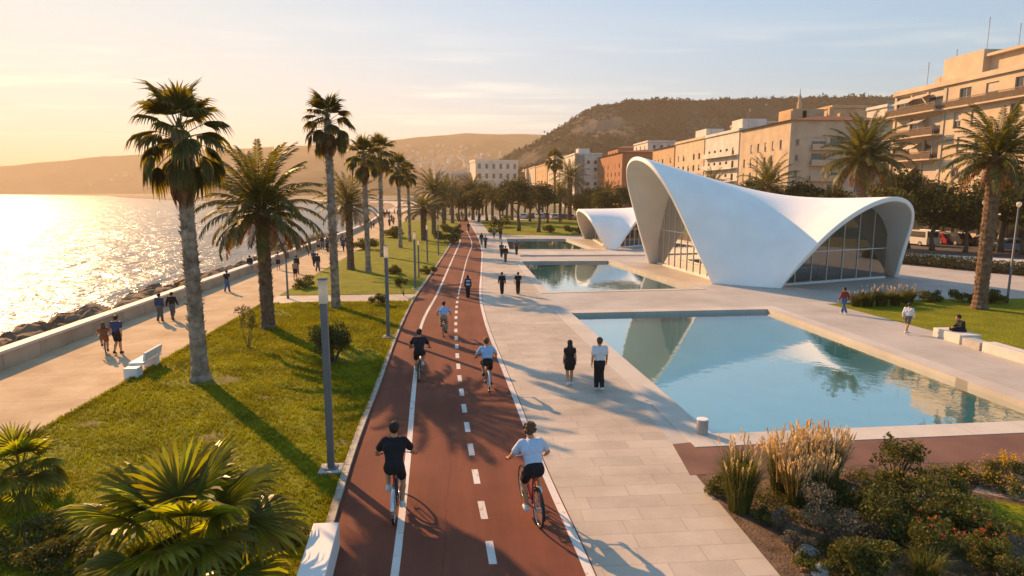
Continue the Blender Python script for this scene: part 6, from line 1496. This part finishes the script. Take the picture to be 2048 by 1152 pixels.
M_cblack = mat('black_cloth', (0.014, 0.014, 0.016), .9, .2, 6, .9, 11); M_cwhite = mat('white_cloth', (0.62, 0.62, 0.64), .9, .05, 6, .9, 11); M_cblue = mat('light_blue_cloth', (0.30, 0.43, 0.62), .9, .06, 6, .9, 11)
M_cdkblue = mat('dark_blue_cloth', (0.035, 0.055, 0.12), .9, .15, 6, .9, 11); M_cred = mat('red_cloth', (0.22, 0.035, 0.03), .9, .15, 6, .9, 11); M_jean = mat('blue_jeans', (0.06, 0.12, 0.23), .9, .2, 6, .9, 11); M_cgrey = mat('grey_cloth', (0.10, 0.10, 0.105), .9, .15, 6, .9, 11)
M_crust = mat('rust_cloth', (0.24, 0.08, 0.035), .9, .15, 6, .9, 11); M_shoe_w = mat('white_shoe', (.6, .6, .6), .6, .05); M_shoe_d = mat('dark_shoe', (.02, .02, .022), .6, .1); M_ctan = mat('tan_cloth', (0.30, 0.22, 0.15), .9, .12, 6, .9, 11)
def walk_pose(st=.30, ph=1, arm=.22, fem=False, lean=.03, look=0.0):
    J = dict(hipw=.085 if not fem else .09, shw=.185 if not fem else .155); pz = .93
    J['pel'] = V3(0, 0, pz + .02); J['chest'] = V3(0, lean, 1.27); J['neck'] = V3(0, lean * 1.3, 1.46); J['head'] = V3(0, lean * 1.8 + .012, 1.625); J['face'] = V3(math.sin(look), math.cos(look), -.08); J['up'] = V3(0, .05, 1)
    for kk in ('sh', 'el', 'wr', 'hand', 'hip', 'kn', 'an', 'toe'): J[kk] = {}
    for s in (-1, 1):
        f = s * ph; hip = V3(s * J['hipw'], 0, pz); an = V3(s * .075, st * .55, .085) if f > 0 else V3(s * .075, -st * .75, .15)
        J['hip'][s] = hip; J['an'][s] = an; J['kn'][s] = ik(hip, an, .43, .42, (0, 1, .1)); J['toe'][s] = an + (V3(0, .13, -.055) if f > 0 else V3(0, .115, -.105))
        sh = V3(s * J['shw'], lean, 1.42); a = -f * arm; el = sh + V3(s * .05, -.04 + math.sin(a) * .26, -.27); wr = el + V3(s * .02, math.sin(a) * .2 + .07, -.235)
        d = wr - el; J['sh'][s] = sh; J['el'][s] = el; J['wr'][s] = wr; J['hand'][s] = (d, (-s, 0.1, 0), (0, 1, .2), .38)
    return J
def ride_pose(lean=.22, up=1, bar=(.345, .345, .985), look=0.0, shift=0.0):
    J = dict(hipw=.088, shw=.185); J['pel'] = V3(shift, -.25, 1.0); J['chest'] = V3(shift * .5, -.25 + lean * .68, 1.29); J['neck'] = V3(shift * .4, -.25 + lean * 1.15, 1.475); J['head'] = V3(shift * .4, -.25 + lean * 1.15 + .055, 1.635); J['face'] = V3(math.sin(look), math.cos(look), -.12); J['up'] = V3(0, .08, 1)
    for kk in ('sh', 'el', 'wr', 'hand', 'hip', 'kn', 'an', 'toe'): J[kk] = {}
    for s in (-1, 1):
        hip = V3(s * .088 + shift, -.23, .96); pz = (.28 - .165) if s * up > 0 else (.28 + .165); an = V3(s * .125, -.055 - .09, pz + .105)
        J['hip'][s] = hip; J['an'][s] = an; J['kn'][s] = ik(hip, an, .44, .43, (s * .12, 1, .15)); J['toe'][s] = an + V3(0, .14, -.07)
        sh = V3(s * J['shw'] * .97 + shift * .4, -.25 + lean * 1.08, 1.405); g = V3(s * bar[0], bar[1], bar[2]); wr = g + V3(s * .012, -.085, .028); el = ik(sh, wr, .29, .27, (s * .85, -.35, -.8))
        J['sh'][s] = sh; J['el'][s] = el; J['wr'][s] = wr; J['hand'][s] = (V3(0, 1, -.12), (0, -.25, -1), (-s, 0, 0), .62)
    return J
# --- bicycles
M_chrome = mat('bike_metal', (.5, .5, .5), .25, .05, metal=.9); M_saddle = mat('saddle_leather', (.02, .018, .016), .6, .1)
def bicycle(label, col, loc, rz, s=1.0, group=None, guard=None, basket=False):
    root = thing('bicycle', label, 'bicycle', loc, rz, group, s); m = mat('bike_paint_%d' % len(MATS), col, .3, .05, spec=.6); R_ = .345
    rh, fh_, bb = Vector((0, -.52, R_)), Vector((0, .56, R_)), Vector((0, -.06, .285)); st, ht, hb_ = Vector((0, -.21, .80)), Vector((0, .36, .90)), Vector((0, .405, .72))
    mb = MB()
    for a, b, r in ((bb, st, .017), (st + Vector((0, .02, -.06)), ht + Vector((0, .01, -.05)), .017), (bb, hb_, .02), (ht, hb_, .021), (st + Vector((0, 0, -.04)), st + Vector((0, -.02, .10)), .013)): mb.tube([a, b], r, 8)
    for s_ in (-1, 1):
        o = Vector((s_ * .06, 0, 0)); mb.tube([bb + o * .4, rh + o], .010, 6); mb.tube([st + Vector((0, .01, -.07)) + o * .3, rh + o], .009, 6)
    mb.build('frame', m, root, smooth=True)
    mb = MB()
    mb.tube([hb_, hb_ + Vector((0, .02, -.06))], .02, 8)
    for s_ in (-1, 1): o = Vector((s_ * .055, 0, 0)); mb.tube([hb_ + Vector((0, .02, -.05)) + o, fh_ + o], .012, 6)
    mb.build('fork', m, root, smooth=True)
    for c in (rh, fh_):
        mb = MB(); mb.tube([(0, math.cos(a) * R_ * .955, math.sin(a) * R_ * .955) for a in [2 * PI * i / 36 for i in range(36)]], .021, 8, closed=True); w = mb.build('wheel', M_tyre, root, smooth=True, loc=c)
        mb = MB(); mb.tube([(0, math.cos(a) * R_ * .885, math.sin(a) * R_ * .885) for a in [2 * PI * i / 36 for i in range(36)]], .011, 6, closed=True); mb.build('rim', M_chrome, w, smooth=True)
        mb = MB(); mb.tube([(-.05, 0, 0), (.05, 0, 0)], .02, 8)
        for i in range(24): a = 2 * PI * i / 24; s_ = 1 if i % 2 else -1; mb.tube([(s_ * .03, math.cos(a + .3) * .02, math.sin(a + .3) * .02), (0, math.cos(a) * R_ * .88, math.sin(a) * R_ * .88)], .0022, 3, caps=False)
        mb.build('spokes', M_chrome, w)
    mb = MB(); mb.tube([ht, ht + Vector((0, .01, .06)), ht + Vector((0, .06, .085))], .014, 8); mb.tube([(-.39, .325, .985), (-.22, .385, .99), (-.05, .425, .985), (.05, .425, .985), (.22, .385, .99), (.39, .325, .985)], .013, 8); hbar = mb.build('handlebar', M_chrome, root, smooth=True)
    for s_ in (-1, 1): MB().tube([(s_ * .27, .367, .989), (s_ * .40, .321, .984)], .018, 8).build('grip', M_saddle, hbar)
    mb = MB(); mb.tube([(0, -.36, .92), (0, -.30, .935), (0, -.22, .93), (0, -.10, .925), (0, -.06, .915)], [.05, .085, .065, .028, .012], 10); o = mb.build('saddle', M_saddle, root, smooth=True)
    for v in o.data.vertices: v.co.z = .925 + (v.co.z - .925) * .42
    mb = MB(); mb.tube([(.06, -.06, .285), (.068, -.06, .285)], .095, 20); mb.tube([(-.075, -.06, .285), (.075, -.06, .285)], .018, 8)
    for a, b in (((.08, -.06, .285), (.085, -.06, .12)), ((-.08, -.06, .285), (-.085, -.06, .45))): mb.tube([a, b], .010, 6)
    mb.build('crankset', M_chrome, root)
    MB().box((.135, -.06, .12), (.09, .09, .022)).build('pedal', M_saddle, root); MB().box((-.135, -.06, .45), (.09, .09, .022)).build('pedal', M_saddle, root)
    mb = MB(); mb.tube([(.064, -.06, .38), (.064, -.52, .375), (.064, -.55, .345), (.064, -.52, .315), (.064, -.06, .19)], .005, 4); mb.build('chain', M_saddle, root)
    MB().box((0, -.335, .82), (.05, .025, .05)).build('rear_light', M_tail, root)
    if guard is not None:
        mb = MB(); pts = [(0, rh.y + math.cos(a) * (R_ + .03), rh.z + math.sin(a) * (R_ + .03)) for a in [R(40) + R(150) * i / 14 for i in range(15)]]; vs = []
        for p in pts: vs += [(-.03, p[1], p[2]), (0, p[1], p[2] + .012), (.03, p[1], p[2])]
        mb.add(vs, [(3 * i + q, 3 * i + q + 1, 3 * i + q + 4, 3 * i + q + 3) for i in range(14) for q in (0, 1)]); mb.build('mudguard', guard, root)
    if basket:
        mb = MB(); mb.b(-.13, .13, -.62, -.30, .80, .82); mb.build('rear_rack', M_saddle, root)
    return root
def ground_dir(px0, px1):
    a, b = P(*px0), P(*px1); d = b - a; return math.atan2(-d.x, d.y)
def cyclist(plabel, blabel, rear_px, top_y, rz, cloth, hair, hairm, bcol, up=1, lean=.2, h=.016, guard=None, shift=0.0, smin=.9):
    rear = P(*rear_px); fwd = Vector((-math.sin(rz), math.cos(rz), 0)); c = rear + fwd * .52
    tall = PD(rear_px[0], top_y, depth(c) - .05).z; s = max(smin, min(1.12, tall / 1.745)); c = rear + fwd * .52 * s; c.z = .010
    bicycle(blabel, bcol, c, rz, s, guard=guard); return person(plabel, ride_pose(lean, up, shift=shift), cloth, hair, hairm, h=h, s=s, loc=c, rz=rz)
TSH = lambda m, b, sh=M_shoe_w: [('t_shirt', 'tee', m), ('shorts', 'shorts', b), ('shoe', 'shoes', sh)]
cyclist('cyclist in black t-shirt and black shorts riding nearest on the left lane line', 'black bicycle under the nearest cyclist in black', (789, 1047), 842, R(1.5), TSH(M_cblack, M_cblack), 'short', M_hair, (.03, .035, .045), 1, .2, .011, M_chrome)
cyclist('cyclist with curly brown hair in pale blue t-shirt riding nearest on the right lane', 'red bicycle under the curly-haired cyclist', (1076, 1053), 847, R(9), TSH(mat('pale_blue_cloth', (.50, .56, .68), .9, .05, 6, .9, 11), M_cblack), 'curly', M_brown, (.42, .03, .025), -1, .24, .011, M_saddle)
cyclist('cyclist in black t-shirt riding second on the left lane line', 'dark bicycle under the second cyclist in black', (838, 762), 660, R(-1), TSH(M_cblack, M_cblack), 'short', M_hair, (.06, .06, .065), -1, .2, .014)
cyclist('cyclist in light blue vest and black shorts behind the curly-haired rider', 'orange bicycle with pale mudguard under the cyclist in the light blue vest', (977, 784), 678, R(4), TSH(M_cblue, M_cblack, M_shoe_d), 'short', M_brown, (.40, .11, .02), 1, .22, .014, M_cwhite)
cyclist('distant cyclist in blue shirt and brown trousers alone in the middle of the path', 'dark bicycle under the distant cyclist in the blue shirt', (887, 674), 604, R(-2), [('shirt', 'tee', M_cblue), ('trousers', 'trousers', M_ctan), ('shoe', 'shoes', M_shoe_d)], 'short', M_hair, (.05, .05, .055), 1, .24, .016)
def walker(label, foot, top_y, rz, cloth, hair='short', hairm=None, st=.3, ph=1, arm=.22, fem=False, h=.016, lo=.86, hi=1.08, look=0.0, base_h=1.735, group=None):
    p = P(*foot); p.z = .010; s = max(lo, min(hi, PD(foot[0], top_y, depth(p)).z / base_h)); return person(label, walk_pose(st, ph, arm, fem, look=look), cloth, hair, hairm, h=h, s=s, loc=p, rz=rz, fem=fem, group=group)
walker('woman with long black hair in short black dress walking beside the pool', (1139, 771), 682, R(-3), [('dress', 'dress', M_cblack), ('shoe', 'shoes', M_shoe_w)], 'long', M_hair, .18, 1, .16, True)
walker('man in white t-shirt and dark trousers walking beside the woman by the pool', (1198, 781), 677, R(-2), [('t_shirt', 'tee', M_cwhite), ('trousers', 'trousers', M_cblack), ('shoe', 'shoes', M_shoe_w)], 'short', M_brown, .16, -1, .2)
walker('left one of two walkers in black on the walkway near the middle pool', (1004, 589), 546, R(2), [('jacket', 'long', M_cblack), ('trousers', 'trousers', M_cblack), ('shoe', 'shoes', M_shoe_d)], st=.35)
walker('right one of two walkers in black on the walkway near the middle pool', (1036, 589), 545, R(-8), [('jacket', 'tee', M_cblack), ('trousers', 'trousers', M_cblack), ('shoe', 'shoes', M_shoe_d)], st=.4, ph=-1, arm=.5)
walker('woman in black with a pale blue bag walking on the bike path', (936, 597), 556, R(5), [('jacket', 'long', M_cblack), ('trousers', 'trousers', M_cblack), ('shoe', 'shoes', M_shoe_d), ('backpack', 'bag', M_cblue)], 'long', M_hair, .2, fem=True)
walker('man in red jacket and blue jeans walking along the far side of the pool', (1687, 628), 578, R(15), [('jacket', 'long', M_cred), ('trousers', 'trousers', M_jean), ('shoe', 'shoes', M_shoe_w)], st=.36, arm=.35)
walker('person in white sweater and dark shorts walking along the right lawn', (1813, 667), 612, R(-60), [('sweater', 'long', M_cwhite), ('shorts', 'shorts', M_cgrey), ('shoe', 'shoes', M_shoe_w)], st=.42, ph=-1, arm=.15)
cyclist('child in rust coloured dress riding beside the grown-up in blue on the promenade', 'small bicycle under the child in the rust coloured dress', (212, 711), 645, R(30), [('dress', 'dress', M_crust), ('shoe', 'shoes', M_shoe_d)], 'long', M_brown, (.25, .25, .25), 1, .16, .016, smin=.7)
walker('grown-up in dark blue top and dark shorts walking with the child on the promenade', (237, 708), 632, R(-2), [('t_shirt', 'tee', M_cdkblue), ('shorts', 'shorts', M_cblack), ('shoe', 'shoes', M_shoe_d)], 'bun', M_hair, .2, 1, .3)
walker('left walker of the pair by the sea wall, dark top with blue shoulders', (321, 643), 592, R(2), [('jacket', 'long', M_cdkblue), ('trousers', 'trousers', M_cgrey), ('shoe', 'shoes', M_shoe_d)], st=.2)
walker('right walker of the pair by the sea wall in dark jacket and grey trousers', (346, 640), 587, R(-4), [('jacket', 'long', M_cblack), ('trousers', 'trousers', M_cgrey), ('shoe', 'shoes', M_shoe_d)], st=.25, ph=-1, arm=.45)
walker('lone walker in black top on the promenade behind the tallest palm', (455, 584), 546, R(-10), [('t_shirt', 'tee', M_cblack), ('trousers', 'trousers', M_jean), ('shoe', 'shoes', M_shoe_d)], st=.3)
# seated person on the bench wall
def sit_pose():
    J = walk_pose(0, 1, .1); dz = -.47; 
    for kk in ('pel', 'chest', 'neck', 'head'): J[kk] = J[kk] + V3(0, 0, dz)
    J['chest'] = J['chest'] + V3(0, .06, -.02); J['neck'] = J['neck'] + V3(0, .13, -.05); J['head'] = J['head'] + V3(0, .17, -.07); J['face'] = V3(0, 1, -.6)
    for s in (-1, 1):
        J['hip'][s] = V3(s * .09, 0, .47); J['kn'][s] = V3(s * .12, .42, .52); J['an'][s] = V3(s * .12, .45, .10); J['toe'][s] = J['an'][s] + V3(0, .13, -.055)
        J['sh'][s] = V3(s * .18, .1, .92); J['el'][s] = V3(s * .22, .16, .67); J['wr'][s] = V3(s * .08, .36, .62); J['hand'][s] = ((-s * .5, 1, -.2), (0, 0, -1), (-s, -.2, 0), .45)
    return J
sp_ = P(1921, 690); sp_.z = 0.0
person('person in dark clothes sitting on the pale bench wall at the right lawn', sit_pose(), [('jacket', 'long', M_cblack), ('trousers', 'trousers', M_cblack), ('shoe', 'shoes', M_shoe_d)], 'short', M_hair, loc=P(1923, 680) + Vector((0, 0, -.02)), rz=R(75), s=1.0)
# far walkers: three builds, copied
pro = [walker('far walker in dark clothes on the promenade left of the big date palm', (501, 546), 519, R(5), [('jacket', 'long', M_cblack), ('trousers', 'trousers', M_cgrey), ('shoe', 'shoes', M_shoe_d)], h=.022),
       walker('far walker in black between the big date palm and the tall slim palm', (628, 533), 512, R(-10), [('t_shirt', 'tee', M_cdkblue), ('trousers', 'trousers', M_cblack), ('shoe', 'shoes', M_shoe_d)], ph=-1, h=.022),
       walker('far walker in tan clothes on the promenade beside the cross path', (591, 560), 538, R(0), [('t_shirt', 'tee', M_ctan), ('shorts', 'shorts', M_cblack), ('shoe', 'shoes', M_shoe_w)], h=.022, fem=True)]
for (x, y, l, k) in ((594, 548, 'far walker just behind the one in tan clothes', 0), (636, 543, 'far walker right at the grass edge before the tall slim palm', 0), (557, 540, 'far walker behind the trunk of the big date palm', 2), (1003, 515, 'left walker of the far pair on the walkway by the middle pool', 1), (1011, 524, 'right walker of the far pair on the walkway by the middle pool', 0), (963, 490, 'far walker at the left edge of the walkway', 0), (971, 497, 'far walker following another at the left edge of the walkway', 1), (988, 478, 'far walker on the walkway near the far pool', 2), (1001, 480, 'far walker right at the corner of the far pool', 0), (937, 463, 'single tiny walker in black where the bike path bends', 0), (905, 482, 'far walker in the grass beside the bending bike path', 1), (1033, 510, 'far walker standing between the far and the middle pool', 1)):
    dup(pro[k], P(x, y) + Vector((0, 0, .01)), R(rng.uniform(-15, 15)), .9, l)
r_ = random.Random(77)
for i in range(36):
    y = r_.uniform(62, 200); x = prom_l(y) + .8 + r_.random() ** 1.2 * (prom_r(y) - prom_l(y) - 1.2)
    dup(pro[i % 3], (x, y, .01), R(r_.choice([0, 180]) + r_.uniform(-30, 30)), r_.uniform(.86, .98), 'tiny stroller in the crowd far along the promenade', 'crowd far along the promenade')
for i in range(14):
    p = P(r_.uniform(900, 960), r_.uniform(432, 444)); dup(pro[i % 3], (p.x, p.y, .01), R(r_.uniform(0, 360)), .95, 'tiny figure in the crowd around the white canopy tent', 'crowd at the canopy tent')
for (x, y, l) in ((652, 500, 'bicycle of a far rider seen against the sea behind the tall slim palm'), (683, 492, 'second far bicycle on the promenade right of the tall slim palm')):
    bk = dup(bpy.data.objects['bicycle'], P(x, y) + Vector((0, 0, .01)), R(70), .95, l); 
    c = dup(pro[1], P(x + 3, y) + Vector((0, 0, .01)), R(80), .92, l.replace('bicycle of a far rider', 'person standing with a bicycle').replace('second far bicycle', 'person beside the second far bicycle'))
